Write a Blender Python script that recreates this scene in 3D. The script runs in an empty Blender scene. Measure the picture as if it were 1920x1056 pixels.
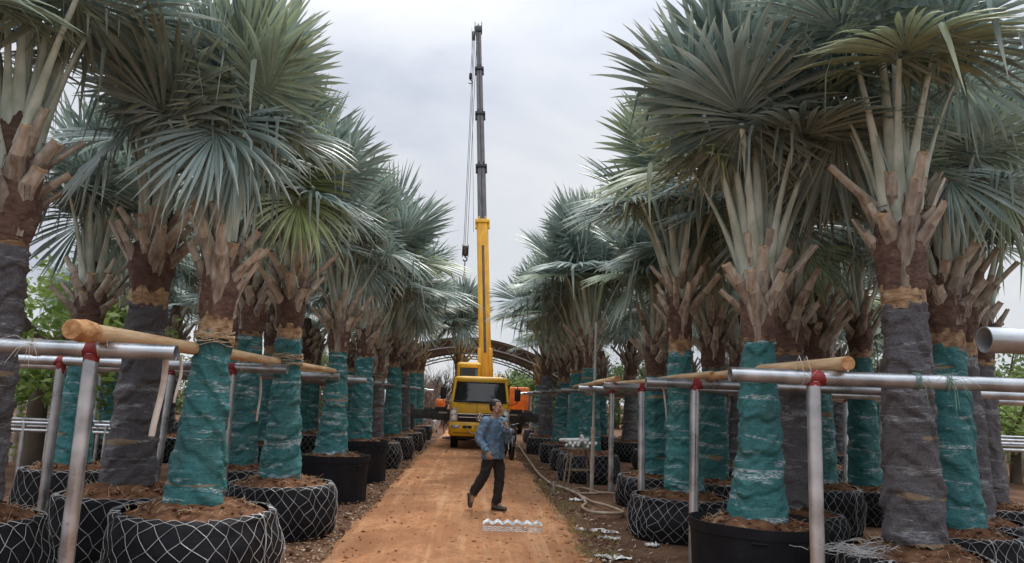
import bpy, bmesh, math, random
import numpy as np
from mathutils import Vector, Matrix, noise
R = math.radians
rng = random.Random(7)
S = bpy.context.scene
COL = S.collection

# ------------------------------------------------------------------ camera
EYE = 1.75
FPX, PITCH, YAW, ROLL = 1387.0, R(8.98), R(2.20), R(2.1)
_f = Vector((math.sin(YAW)*math.cos(PITCH), math.cos(YAW)*math.cos(PITCH), math.sin(PITCH)))
_r0 = Vector((math.cos(YAW), -math.sin(YAW), 0)); _u0 = _r0.cross(_f)
_r = _r0*math.cos(ROLL) + _u0*math.sin(ROLL); _u = -_r0*math.sin(ROLL) + _u0*math.cos(ROLL)
cam_d = bpy.data.cameras.new('camera'); cam = bpy.data.objects.new('camera', cam_d); COL.objects.link(cam)
cam_d.sensor_width = 36.0; cam_d.lens = 36.0*FPX/1920.0; cam_d.clip_end = 2000; cam_d.clip_start = 0.05
cam.matrix_world = Matrix(((_r.x, _u.x, -_f.x, 0), (_r.y, _u.y, -_f.y, 0), (_r.z, _u.z, -_f.z, EYE), (0, 0, 0, 1)))
S.camera = cam

def ray(x, y): return _f*FPX + _r*(x-960) - _u*(y-528)
def gz(x, y, z=0.0):           # pixel -> point on the level z
    d = ray(x, y); return d*((z-EYE)/d.z) + Vector((0, 0, EYE))
def gy(x, y, Y):               # pixel -> point on the upright plane at distance Y
    d = ray(x, y); return d*(Y/d.y) + Vector((0, 0, EYE))
def proj(p):
    d = Vector(p) - Vector((0, 0, EYE)); k = d.dot(_f)
    return 960+FPX*d.dot(_r)/k, 528-FPX*d.dot(_u)/k

# ------------------------------------------------------------------ sky and sun (overcast)
SUN_EL, SUN_AZ = R(58), R(25)       # azimuth clockwise from +Y
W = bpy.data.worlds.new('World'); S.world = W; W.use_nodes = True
nt = W.node_tree; nt.nodes.clear()
def wn(t, **k):
    n = nt.nodes.new(t)
    for a, b in k.items(): setattr(n, a, b)
    return n
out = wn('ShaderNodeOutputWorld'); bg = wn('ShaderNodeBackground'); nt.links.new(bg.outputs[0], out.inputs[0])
sky = wn('ShaderNodeTexSky', sky_type='NISHITA', sun_disc=False, sun_elevation=SUN_EL, sun_rotation=SUN_AZ, altitude=100)
skm = wn('ShaderNodeVectorMath', operation='SCALE'); nt.links.new(sky.outputs[0], skm.inputs[0]); skm.inputs['Scale'].default_value = 0.1
tc = wn('ShaderNodeTexCoord'); mp = wn('ShaderNodeMapping'); nt.links.new(tc.outputs['Generated'], mp.inputs[0])
mp.inputs['Scale'].default_value = (1.0, 1.0, 2.3); mp.inputs['Rotation'].default_value = (0.3, 0.12, 0.4); mp.inputs['Location'].default_value = (0.55, 0.2, 0.3)
n1 = wn('ShaderNodeTexNoise'); nt.links.new(mp.outputs[0], n1.inputs['Vector'])
n1.inputs['Scale'].default_value = 2.3; n1.inputs['Detail'].default_value = 6; n1.inputs['Roughness'].default_value = 0.5; n1.inputs['Distortion'].default_value = 0.4
cr = wn('ShaderNodeValToRGB'); nt.links.new(n1.outputs['Fac'], cr.inputs[0])
e = cr.color_ramp.elements
e[0].position = 0.32; e[0].color = (0.50, 0.53, 0.62, 1)
e[1].position = 0.66; e[1].color = (0.80, 0.81, 0.83, 1)
m_ = cr.color_ramp.elements.new(0.48); m_.color = (0.67, 0.70, 0.76, 1)
mx = wn('ShaderNodeMix', data_type='RGBA'); mx.inputs['Factor'].default_value = 0.90
nt.links.new(skm.outputs[0], mx.inputs['A']); nt.links.new(cr.outputs[0], mx.inputs['B'])
# overcast sky: brighter overhead than at the horizon, unseen zenith boosted past the CIE sky to light the scene
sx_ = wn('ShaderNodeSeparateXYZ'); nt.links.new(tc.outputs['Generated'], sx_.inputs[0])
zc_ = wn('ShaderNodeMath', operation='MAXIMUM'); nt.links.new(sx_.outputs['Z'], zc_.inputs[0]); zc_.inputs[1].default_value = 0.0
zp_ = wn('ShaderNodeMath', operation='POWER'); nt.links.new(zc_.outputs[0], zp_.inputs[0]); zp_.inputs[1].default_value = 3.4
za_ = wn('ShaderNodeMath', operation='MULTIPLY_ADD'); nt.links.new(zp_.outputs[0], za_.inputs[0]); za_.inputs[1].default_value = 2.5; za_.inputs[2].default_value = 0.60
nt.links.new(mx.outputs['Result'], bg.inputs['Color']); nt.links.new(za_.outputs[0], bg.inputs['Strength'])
sd = bpy.data.lights.new('sun', 'SUN'); sd.energy = 1.5; sd.angle = R(22); sd.color = (1.0, 0.96, 0.9)
sun = bpy.data.objects.new('sun', sd); COL.objects.link(sun)
sdir = Vector((math.sin(SUN_AZ)*math.cos(SUN_EL), math.cos(SUN_AZ)*math.cos(SUN_EL), math.sin(SUN_EL)))
sun.rotation_euler = sdir.to_track_quat('Z', 'Y').to_euler(); sun.location = (0, 0, 40)
S.view_settings.view_transform = 'Standard'; S.view_settings.look = 'None'
S.view_settings.exposure = 0.75; S.view_settings.gamma = 1.0; S.view_settings.use_curve_mapping = False
S.render.engine = 'CYCLES'
S.cycles.max_bounces = 6; S.cycles.diffuse_bounces = 3; S.cycles.glossy_bounces = 3; S.cycles.transmission_bounces = 4; S.cycles.transparent_max_bounces = 6

# ------------------------------------------------------------------ helpers
class MB:
    """collects shapes; build() links them as one mesh object"""
    def __init__(s): s.v = []; s.f = []; s.mi = []; s.sm = []
    def add(s, vs, fs, mi=0, smooth=False):
        b = len(s.v); s.v += [tuple(p) for p in vs]
        for f in fs: s.f.append(tuple(i+b for i in f)); s.mi.append(mi); s.sm.append(smooth)
    def box(s, c, d, rot=None, mi=0, bev=0.0):
        c = Vector(c); hx, hy, hz = d[0]/2, d[1]/2, d[2]/2
        if bev <= 0:
            P = [Vector((x*hx, y*hy, z*hz)) for z in (-1, 1) for y in (-1, 1) for x in (-1, 1)]
            Fs = [(0, 2, 3, 1), (4, 5, 7, 6), (0, 1, 5, 4), (2, 6, 7, 3), (0, 4, 6, 2), (1, 3, 7, 5)]
        else:
            bm = bmesh.new(); bmesh.ops.create_cube(bm, size=1.0)
            for v in bm.verts: v.co = Vector((v.co.x*d[0], v.co.y*d[1], v.co.z*d[2]))
            bmesh.ops.bevel(bm, geom=bm.edges[:], offset=bev, segments=2, affect='EDGES', profile=0.5)
            bm.verts.index_update(); P = [v.co.copy() for v in bm.verts]; Fs = [[v.index for v in f.verts] for f in bm.faces]; bm.free()
        if rot is not None: P = [rot @ p for p in P]
        s.add([p+c for p in P], Fs, mi, bev > 0)
    def tube(s, pts, rad, n=8, cap=True, mi=0, flat=1.0, smooth=True, upv=None, seed=None):
        pts = [Vector(p) for p in pts]; m = len(pts)
        if not hasattr(rad, '__len__'): rad = [rad]*m
        T = [(pts[min(i+1, m-1)]-pts[max(i-1, 0)]).normalized() for i in range(m)]
        a = upv if upv is not None else (Vector((0, 0, 1)) if abs(T[0].z) < .9 else Vector((1, 0, 0)))
        nn = (a - T[0]*a.dot(T[0])).normalized(); vs = []
        for i in range(m):
            nn = (nn - T[i]*nn.dot(T[i])).normalized(); b = T[i].cross(nn)
            for k in range(n):
                t = 2*math.pi*k/n; vs.append(pts[i] + (nn*math.cos(t)*flat + b*math.sin(t))*rad[i])
        fs = [(i*n+k, i*n+(k+1) % n, (i+1)*n+(k+1) % n, (i+1)*n+k) for i in range(m-1) for k in range(n)]
        s.add(vs, fs, mi, smooth)
        if cap:
            b0 = len(s.v); s.add(vs[:n], [tuple(range(n-1, -1, -1))], mi); s.add(vs[-n:], [tuple(range(n))], mi)
    def cyl(s, a, b, r, n=12, mi=0, r2=None): s.tube([a, b], [r, r if r2 is None else r2], n=n, mi=mi)
    def pipe(s, a, b, r, wall=0.006, n=20, mi=0, mi_in=None):
        """hollow open-ended pipe with a wall"""
        a = Vector(a); b = Vector(b); T = (b-a).normalized()
        up = Vector((0, 0, 1)) if abs(T.z) < .9 else Vector((1, 0, 0)); N = (up-T*up.dot(T)).normalized(); B = T.cross(N)
        vs = []
        for p, q in ((a, r), (b, r), (b, r-wall), (a, r-wall)):
            for k in range(n):
                t = 2*math.pi*k/n; vs.append(p+(N*math.cos(t)+B*math.sin(t))*q)
        for ring in range(4):
            i, j = ring, (ring+1) % 4
            s_ = ring in (0, 2)
            s.add([vs[i*n+k] for k in range(n)]+[vs[j*n+k] for k in range(n)], [(k, (k+1) % n, n+(k+1) % n, n+k) for k in range(n)], mi if ring != 2 or mi_in is None else mi_in, s_)
    def lathe(s, prof, n=24, fn=None, mi=0, smooth=True, c=(0, 0, 0), cap0=False, cap1=False):
        """prof = [(r,z)]; fn(theta,i,r,z)->(r,z)"""
        vs = []
        for i, (r, z) in enumerate(prof):
            for k in range(n):
                t = 2*math.pi*k/n; rr, zz = fn(t, i, r, z) if fn else (r, z)
                vs.append((c[0]+rr*math.cos(t), c[1]+rr*math.sin(t), c[2]+zz))
        m = len(prof)
        s.add(vs, [(i*n+k, i*n+(k+1) % n, (i+1)*n+(k+1) % n, (i+1)*n+k) for i in range(m-1) for k in range(n)], mi, smooth)
        if cap0: s.add(vs[:n], [tuple(range(n-1, -1, -1))], mi)
        if cap1: s.add(vs[-n:], [tuple(range(n))], mi)
    def loft(s, rings, mi=0, smooth=True, closed=True, cap0=False, cap1=False):
        n = len(rings[0]); vs = [p for r in rings for p in r]
        kk = n if closed else n-1
        s.add(vs, [(i*n+k, i*n+(k+1) % n, (i+1)*n+(k+1) % n, (i+1)*n+k) for i in range(len(rings)-1) for k in range(kk)], mi, smooth)
        if cap0: s.add(rings[0], [tuple(range(n-1, -1, -1))], mi)
        if cap1: s.add(rings[-1], [tuple(range(n))], mi)
    def ball(s, c, r, n=10, mi=0, sc=(1, 1, 1), rot=None):
        vs = []; m = max(4, n//2+1)
        for i in range(m+1):
            ph = math.pi*i/m
            for k in range(n):
                t = 2*math.pi*k/n; p = Vector((math.sin(ph)*math.cos(t)*sc[0], math.sin(ph)*math.sin(t)*sc[1], math.cos(ph)*sc[2]))*r
                if rot is not None: p = rot @ p
                vs.append(p+Vector(c))
        s.add(vs, [(i*n+k, i*n+(k+1) % n, (i+1)*n+(k+1) % n, (i+1)*n+k)[::-1] for i in range(m) for k in range(n)], mi, True)
    def mesh(s, name, mats):
        me = bpy.data.meshes.new(name); me.from_pydata(s.v, [], s.f)
        if not isinstance(mats, (list, tuple)): mats = [mats]
        for m in mats: me.materials.append(m)
        me.polygons.foreach_set('material_index', s.mi); me.polygons.foreach_set('use_smooth', s.sm); me.update()
        return me
    def build(s, name, mats, parent=None, loc=None): return obj(name, s.mesh(name, mats), parent, loc)

def obj(name, me, parent=None, loc=None, rot=None, sc=None):
    o = bpy.data.objects.new(name, me); COL.objects.link(o)
    if parent is not None: o.parent = parent
    if loc is not None: o.location = loc
    if rot is not None: o.rotation_euler = rot
    if sc is not None: o.scale = (sc, sc, sc) if not hasattr(sc, '__len__') else sc
    return o
def tag(o, label=None, cat=None, group=None, kind=None):
    if label: o['label'] = label
    if cat: o['category'] = cat
    if group: o['group'] = group
    if kind: o['kind'] = kind
    return o
def thing(name, label, cat, loc=(0, 0, 0), rz=0.0, group=None):
    o = bpy.data.objects.new(name, None); COL.objects.link(o); o.location = loc; o.rotation_euler = (0, 0, rz)
    o.empty_display_size = .1
    return tag(o, label, cat, group)
ORD = ['first', 'second', 'third', 'fourth', 'fifth', 'sixth', 'seventh', 'eighth', 'ninth', 'tenth', 'eleventh', 'twelfth']

# ------------------------------------------------------------------ materials
def mat(name, c1, c2=None, scale=8.0, rough=0.7, metal=0.0, bump=0.0, bscale=None, c3=None, stretch=(1, 1, 1), detail=5, spec=0.5, lo=.35, hi=.65,
        trans=None, objrand=0.0, bdist=0.02, rvar=0.0, coord='Object', attr=None, coat=0.0, distort=0.0):
    m = bpy.data.materials.new(name); m.use_nodes = True; t = m.node_tree; N = t.nodes; L = t.links
    b = N['Principled BSDF']; b.inputs['Roughness'].default_value = rough; b.inputs['Metallic'].default_value = metal
    b.inputs['Specular IOR Level'].default_value = spec
    if coat: b.inputs['Coat Weight'].default_value = coat; b.inputs['Coat Roughness'].default_value = .12
    tcn = N.new('ShaderNodeTexCoord'); mpn = N.new('ShaderNodeMapping'); mpn.inputs['Scale'].default_value = stretch
    L.new(tcn.outputs[coord], mpn.inputs[0])
    c2 = c2 or tuple(x*.75 for x in c1)
    nz = N.new('ShaderNodeTexNoise'); nz.inputs['Scale'].default_value = scale; nz.inputs['Detail'].default_value = detail; nz.inputs['Distortion'].default_value = distort
    L.new(mpn.outputs[0], nz.inputs['Vector'])
    if objrand:
        oi = N.new('ShaderNodeObjectInfo'); ad = N.new('ShaderNodeVectorMath'); ad.operation = 'SCALE'
        cb = N.new('ShaderNodeCombineXYZ'); L.new(oi.outputs['Random'], cb.inputs[0]); L.new(oi.outputs['Random'], cb.inputs[2])
        L.new(cb.outputs[0], ad.inputs[0]); ad.inputs['Scale'].default_value = 37.0
        a2 = N.new('ShaderNodeVectorMath'); a2.operation = 'ADD'; L.new(mpn.outputs[0], a2.inputs[0]); L.new(ad.outputs[0], a2.inputs[1]); L.new(a2.outputs[0], nz.inputs['Vector'])
    rp = N.new('ShaderNodeValToRGB'); L.new(nz.outputs['Fac'], rp.inputs[0])
    el = rp.color_ramp.elements; el[0].position = lo; el[0].color = (*c2, 1); el[1].position = hi; el[1].color = (*c1, 1)
    if c3: x = el.new(min(.97, hi+.12)); x.color = (*c3, 1)
    colout = rp.outputs[0]
    if objrand:
        hs = N.new('ShaderNodeHueSaturation'); mr = N.new('ShaderNodeMapRange'); L.new(oi.outputs['Random'], mr.inputs[0])
        mr.inputs[3].default_value = 1-objrand; mr.inputs[4].default_value = 1+objrand
        L.new(mr.outputs[0], hs.inputs['Value']); L.new(colout, hs.inputs['Color']); colout = hs.outputs[0]
    L.new(colout, b.inputs['Base Color'])
    if rvar:
        mr2 = N.new('ShaderNodeMapRange'); L.new(nz.outputs['Fac'], mr2.inputs[0]); mr2.inputs[1].default_value = .3; mr2.inputs[2].default_value = .7
        mr2.inputs[3].default_value = max(.02, rough-rvar); mr2.inputs[4].default_value = min(1, rough+rvar); L.new(mr2.outputs[0], b.inputs['Roughness'])
    if bump:
        n2 = N.new('ShaderNodeTexNoise'); n2.inputs['Scale'].default_value = bscale or scale*3; n2.inputs['Detail'].default_value = 6
        L.new(mpn.outputs[0], n2.inputs['Vector']); bp = N.new('ShaderNodeBump'); bp.inputs['Strength'].default_value = bump; bp.inputs['Distance'].default_value = bdist
        L.new(n2.outputs['Fac'], bp.inputs['Height']); L.new(bp.outputs[0], b.inputs['Normal'])
    if trans:
        tr = N.new('ShaderNodeBsdfTranslucent'); L.new(colout, tr.inputs[0]); ms = N.new('ShaderNodeMixShader'); ms.inputs[0].default_value = trans
        L.new(b.outputs[0], ms.inputs[1]); L.new(tr.outputs[0], ms.inputs[2]); L.new(ms.outputs[0], N['Material Output'].inputs[0])
    return m

def leaf_material(name, base, dark, tipc, yellow):
    """blade: colour by object, by segment (point attribute seg) and along the segment (point attribute rad)"""
    m = bpy.data.materials.new(name); m.use_nodes = True; t = m.node_tree; N = t.nodes; L = t.links; b = N['Principled BSDF']
    a1 = N.new('ShaderNodeAttribute'); a1.attribute_name = 'seg'; a2 = N.new('ShaderNodeAttribute'); a2.attribute_name = 'rad'
    oi = N.new('ShaderNodeObjectInfo')
    r1 = N.new('ShaderNodeValToRGB'); L.new(a1.outputs['Fac'], r1.inputs[0]); e = r1.color_ramp.elements
    e[0].position = 0; e[0].color = (*dark, 1); e[1].position = 1; e[1].color = (*base, 1)
    # tips dry out a little
    r2 = N.new('ShaderNodeValToRGB'); L.new(a2.outputs['Fac'], r2.inputs[0]); e = r2.color_ramp.elements
    e[0].position = .72; e[0].color = (0, 0, 0, 1); e[1].position = 1.0; e[1].color = (.75, .75, .75, 1)
    mxa = N.new('ShaderNodeMix'); mxa.data_type = 'RGBA'; L.new(r2.outputs[0], mxa.inputs['Factor']); L.new(r1.outputs[0], mxa.inputs['A']); mxa.inputs['B'].default_value = (*tipc, 1)
    # some leaves yellow green
    r3 = N.new('ShaderNodeValToRGB'); L.new(oi.outputs['Random'], r3.inputs[0]); e = r3.color_ramp.elements
    e[0].position = .80; e[0].color = (0, 0, 0, 1); e[1].position = 1.0; e[1].color = (.7, .7, .7, 1)
    mxb = N.new('ShaderNodeMix'); mxb.data_type = 'RGBA'; L.new(r3.outputs[0], mxb.inputs['Factor']); L.new(mxa.outputs['Result'], mxb.inputs['A']); mxb.inputs['B'].default_value = (*yellow, 1)
    # pale bloom in patches
    tcn = N.new('ShaderNodeTexCoord'); nz = N.new('ShaderNodeTexNoise'); nz.inputs['Scale'].default_value = 3.0; nz.inputs['Detail'].default_value = 4; L.new(tcn.outputs['Object'], nz.inputs['Vector'])
    mr = N.new('ShaderNodeMapRange'); L.new(nz.outputs['Fac'], mr.inputs[0]); mr.inputs[1].default_value = .3; mr.inputs[2].default_value = .7; mr.inputs[3].default_value = .72; mr.inputs[4].default_value = 1.25
    hs = N.new('ShaderNodeHueSaturation'); L.new(mr.outputs[0], hs.inputs['Value']); L.new(mxb.outputs['Result'], hs.inputs['Color'])
    L.new(hs.outputs[0], b.inputs['Base Color']); b.inputs['Roughness'].default_value = .38; b.inputs['Specular IOR Level'].default_value = .65
    tr = N.new('ShaderNodeBsdfTranslucent'); L.new(hs.outputs[0], tr.inputs[0]); ms = N.new('ShaderNodeMixShader'); ms.inputs[0].default_value = .26
    L.new(b.outputs[0], ms.inputs[1]); L.new(tr.outputs[0], ms.inputs[2]); L.new(ms.outputs[0], N['Material Output'].inputs[0])
    return m

def wrap_material(name, c1, c2, film, fiber, fscale, rough):
    """cloth bandage with shreds of clear film stretched round it, their sheen painted as pale streaks"""
    m = bpy.data.materials.new(name); m.use_nodes = True; t = m.node_tree; N = t.nodes; L = t.links; b = N['Principled BSDF']
    tcn = N.new('ShaderNodeTexCoord'); oi = N.new('ShaderNodeObjectInfo')
    cb = N.new('ShaderNodeCombineXYZ'); mu = N.new('ShaderNodeMath'); mu.operation = 'MULTIPLY'; mu.inputs[1].default_value = 53.0
    L.new(oi.outputs['Random'], mu.inputs[0]); L.new(mu.outputs[0], cb.inputs[0]); L.new(mu.outputs[0], cb.inputs[1])
    ad = N.new('ShaderNodeVectorMath'); L.new(tcn.outputs['Object'], ad.inputs[0]); L.new(cb.outputs[0], ad.inputs[1])
    nz = N.new('ShaderNodeTexNoise'); nz.inputs['Scale'].default_value = fscale; nz.inputs['Detail'].default_value = 8; nz.inputs['Roughness'].default_value = .7; L.new(ad.outputs[0], nz.inputs['Vector'])
    rp = N.new('ShaderNodeValToRGB'); L.new(nz.outputs['Fac'], rp.inputs[0]); e = rp.color_ramp.elements; e[0].position = .34; e[0].color = (*c2, 1); e[1].position = .66; e[1].color = (*c1, 1)
    # shine of the clear film painted in as pale streaks, then soft dirt
    mpn = N.new('ShaderNodeMapping'); mpn.inputs['Scale'].default_value = (1.6, 1.6, 11); mpn.inputs['Rotation'].default_value = (.12, .1, 0); L.new(ad.outputs[0], mpn.inputs[0])
    nf = N.new('ShaderNodeTexNoise'); nf.inputs['Scale'].default_value = 1.05; nf.inputs['Detail'].default_value = 5; nf.inputs['Roughness'].default_value = .62; nf.inputs['Distortion'].default_value = .6; L.new(mpn.outputs[0], nf.inputs['Vector'])
    rf = N.new('ShaderNodeValToRGB'); L.new(nf.outputs['Fac'], rf.inputs[0]); e = rf.color_ramp.elements; e[0].position = .545; e[0].color = (0, 0, 0, 1); e[1].position = .61; e[1].color = (1, 1, 1, 1)
    nb = N.new('ShaderNodeTexNoise'); nb.inputs['Scale'].default_value = 15; nb.inputs['Detail'].default_value = 3; L.new(mpn.outputs[0], nb.inputs['Vector'])
    rb = N.new('ShaderNodeValToRGB'); L.new(nb.outputs['Fac'], rb.inputs[0]); e = rb.color_ramp.elements; e[0].position = .44; e[0].color = (0, 0, 0, 1); e[1].position = .58; e[1].color = (1, 1, 1, 1)
    mf = N.new('ShaderNodeMath'); mf.operation = 'MULTIPLY'; L.new(rf.outputs[0], mf.inputs[0]); L.new(rb.outputs[0], mf.inputs[1])
    mf2 = N.new('ShaderNodeMath'); mf2.operation = 'MULTIPLY'; L.new(mf.outputs[0], mf2.inputs[0]); mfr = N.new('ShaderNodeMapRange'); L.new(oi.outputs['Random'], mfr.inputs[0]); mfr.inputs[3].default_value = film*1.15; mfr.inputs[4].default_value = film*.55; L.new(mfr.outputs[0], mf2.inputs[1])
    mx = N.new('ShaderNodeMix'); mx.data_type = 'RGBA'; L.new(mf2.outputs[0], mx.inputs['Factor']); L.new(rp.outputs[0], mx.inputs['A']); mx.inputs['B'].default_value = (.62, .68, .70, 1)
    nd = N.new('ShaderNodeTexNoise'); nd.inputs['Scale'].default_value = 2.2; nd.inputs['Detail'].default_value = 5; L.new(ad.outputs[0], nd.inputs['Vector'])
    rd = N.new('ShaderNodeValToRGB'); L.new(nd.outputs['Fac'], rd.inputs[0]); e = rd.color_ramp.elements; e[0].position = .52; e[0].color = (0, 0, 0, 1); e[1].position = .72; e[1].color = (.55, .55, .55, 1)
    md = N.new('ShaderNodeMix'); md.data_type = 'RGBA'; L.new(rd.outputs[0], md.inputs['Factor']); L.new(mx.outputs['Result'], md.inputs['A']); md.inputs['B'].default_value = (*fiber, 1)
    # gaps between the turns where the fibrous trunk shows
    mg = N.new('ShaderNodeMapping'); mg.inputs['Scale'].default_value = (.9, .9, 6.5); mg.inputs['Rotation'].default_value = (.06, -.05, 0); mg.inputs['Location'].default_value = (7, 3, 1); L.new(ad.outputs[0], mg.inputs[0])
    ng = N.new('ShaderNodeTexNoise'); ng.inputs['Scale'].default_value = 1.3; ng.inputs['Detail'].default_value = 3; ng.inputs['Roughness'].default_value = .4; L.new(mg.outputs[0], ng.inputs['Vector'])
    rg = N.new('ShaderNodeValToRGB'); L.new(ng.outputs['Fac'], rg.inputs[0]); e = rg.color_ramp.elements; e[0].position = .685; e[0].color = (0, 0, 0, 1); e[1].position = .70; e[1].color = (1, 1, 1, 1)
    mgx = N.new('ShaderNodeMix'); mgx.data_type = 'RGBA'; L.new(rg.outputs[0], mgx.inputs['Factor']); L.new(md.outputs['Result'], mgx.inputs['A']); mgx.inputs['B'].default_value = (.26, .19, .12, 1)
    md = mgx
    hs = N.new('ShaderNodeHueSaturation'); mr = N.new('ShaderNodeMapRange'); L.new(oi.outputs['Random'], mr.inputs[0]); mr.inputs[3].default_value = .8; mr.inputs[4].default_value = 1.2
    L.new(mr.outputs[0], hs.inputs['Value']); L.new(md.outputs['Result'], hs.inputs['Color']); L.new(hs.outputs[0], b.inputs['Base Color'])
    rr = N.new('ShaderNodeMapRange'); L.new(rf.outputs[0], rr.inputs[0]); rr.inputs[3].default_value = rough; rr.inputs[4].default_value = .3; L.new(rr.outputs[0], b.inputs['Roughness'])
    # fine wrinkles
    mw = N.new('ShaderNodeMapping'); mw.inputs['Scale'].default_value = (5, 5, 26); mw.inputs['Rotation'].default_value = (-.15, .12, 0); L.new(ad.outputs[0], mw.inputs[0])
    nw = N.new('ShaderNodeTexNoise'); nw.inputs['Scale'].default_value = 1.0; nw.inputs['Detail'].default_value = 4; nw.inputs['Distortion'].default_value = .8; L.new(mw.outputs[0], nw.inputs['Vector'])
    bp = N.new('ShaderNodeBump'); bp.inputs['Strength'].default_value = .38; bp.inputs['Distance'].default_value = .02
    rw = N.new('ShaderNodeValToRGB'); L.new(nw.outputs['Fac'], rw.inputs[0]); e = rw.color_ramp.elements; e[0].position = .40; e[0].color = (.25, .25, .25, 1); e[1].position = .62; e[1].color = (.35, .35, .35, 1); x_ = e.new(.50); x_.color = (1, 1, 1, 1); x_ = e.new(.535); x_.color = (0, 0, 0, 1)
    L.new(rw.outputs[0], bp.inputs['Height'])
    bp2 = N.new('ShaderNodeBump'); bp2.inputs['Strength'].default_value = .35; bp2.inputs['Distance'].default_value = .006; L.new(nz.outputs['Fac'], bp2.inputs['Height']); L.new(bp.outputs[0], bp2.inputs['Normal'])
    L.new(bp2.outputs[0], b.inputs['Normal'])
    return m

M = {}
M['leaf'] = leaf_material('palm_leaf', (.325, .405, .365), (.13, .195, .175), (.40, .41, .31), (.35, .41, .19))
M['leaf_green'] = leaf_material('palm_leaf_green', (.37, .42, .18), (.19, .25, .10), (.46, .43, .22), (.48, .46, .16))
M['petiole'] = mat('petiole', (.60, .655, .575), (.36, .42, .33), scale=9, rough=.6, bump=.3, bscale=60, stretch=(1, 1, .5), objrand=.18, bdist=.006)
M['petiole_brown'] = mat('cut_petiole', (.44, .39, .325), (.19, .15, .115), scale=16, rough=.9, bump=.9, bscale=30, c3=(.60, .56, .49), detail=9, stretch=(.6, 1.6, .45), objrand=.22, bdist=.012)
M['stub_pale'] = mat('weathered_petiole', (.58, .54, .46), (.36, .30, .23), scale=18, rough=.9, bump=.8, bscale=34, c3=(.68, .65, .58), detail=9, stretch=(.6, 1.6, .45), objrand=.2, bdist=.01)
M['cut_end'] = mat('cut_end', (.55, .40, .24), (.34, .21, .11), scale=30, rough=.85, bump=.4)
M['trunk'] = mat('trunk_fibre', (.165, .10, .075), (.085, .045, .036), scale=11, rough=.9, bump=1.0, bscale=24, c3=(.26, .185, .14), objrand=.15, stretch=(1, 1, 1.6), bdist=.02)
M['band'] = mat('fresh_bark', (.46, .32, .19), (.20, .11, .055), scale=9, rough=.9, bump=1.0, bscale=20, stretch=(1, 1, 2.5), c3=(.55, .42, .27), objrand=.15)
M['teal'] = wrap_material('teal_cloth', (.040, .205, .205), (.020, .125, .13), .85, (.045, .085, .075), 30, .62)
M['felt'] = wrap_material('grey_felt', (.155, .147, .157), (.068, .064, .070), .34, (.11, .095, .085), 55, .95)
M['raffia'] = mat('raffia', (.62, .47, .31), (.42, .29, .17), scale=14, rough=.7, bump=.3, objrand=.1)
M['bag'] = mat('black_geotextile', (.011, .011, .014), (.006, .006, .008), scale=5, rough=.7, bump=.35, bscale=14, objrand=.2, c3=(.02, .019, .019), bdist=.03, spec=.22)
M['bag_plain'] = mat('black_felt_bag', (.012, .012, .015), (.007, .007, .009), scale=6, rough=.72, bump=.25, bscale=90, objrand=.2, c3=(.022, .021, .022), spec=.25)
M['soil'] = mat('bag_soil', (.20, .10, .055), (.075, .035, .02), scale=9, rough=1, bump=1.0, bscale=26, c3=(.27, .19, .11), objrand=.2, bdist=.03, spec=.1)
M['wire'] = mat('galvanised_wire', (.58, .58, .57), (.24, .22, .20), scale=5, rough=.45, metal=.3)
M['steel'] = mat('galvanised_pipe', (.64, .66, .68), (.38, .40, .42), scale=4.5, rough=.33, metal=.85, bump=.05, bscale=30, objrand=.08, rvar=.12, c3=(.72, .72, .70), detail=8)
M['steel_in'] = mat('pipe_inside', (.42, .43, .44), (.30, .31, .32), scale=9, rough=.5, metal=.5)
M['red'] = mat('red_primer', (.30, .028, .028), (.17, .014, .016), scale=8, rough=.55, bump=.2)
M['wood'] = mat('peeled_pole', (.64, .46, .27), (.46, .28, .14), scale=3.5, rough=.65, bump=.3, bscale=12, stretch=(6, .7, 6), c3=(.72, .55, .33), objrand=.08)
M['woodend'] = mat('pole_end', (.60, .34, .15), (.34, .16, .06), scale=16, rough=.9, bump=.6, bscale=40)
M['ground'] = None
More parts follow.
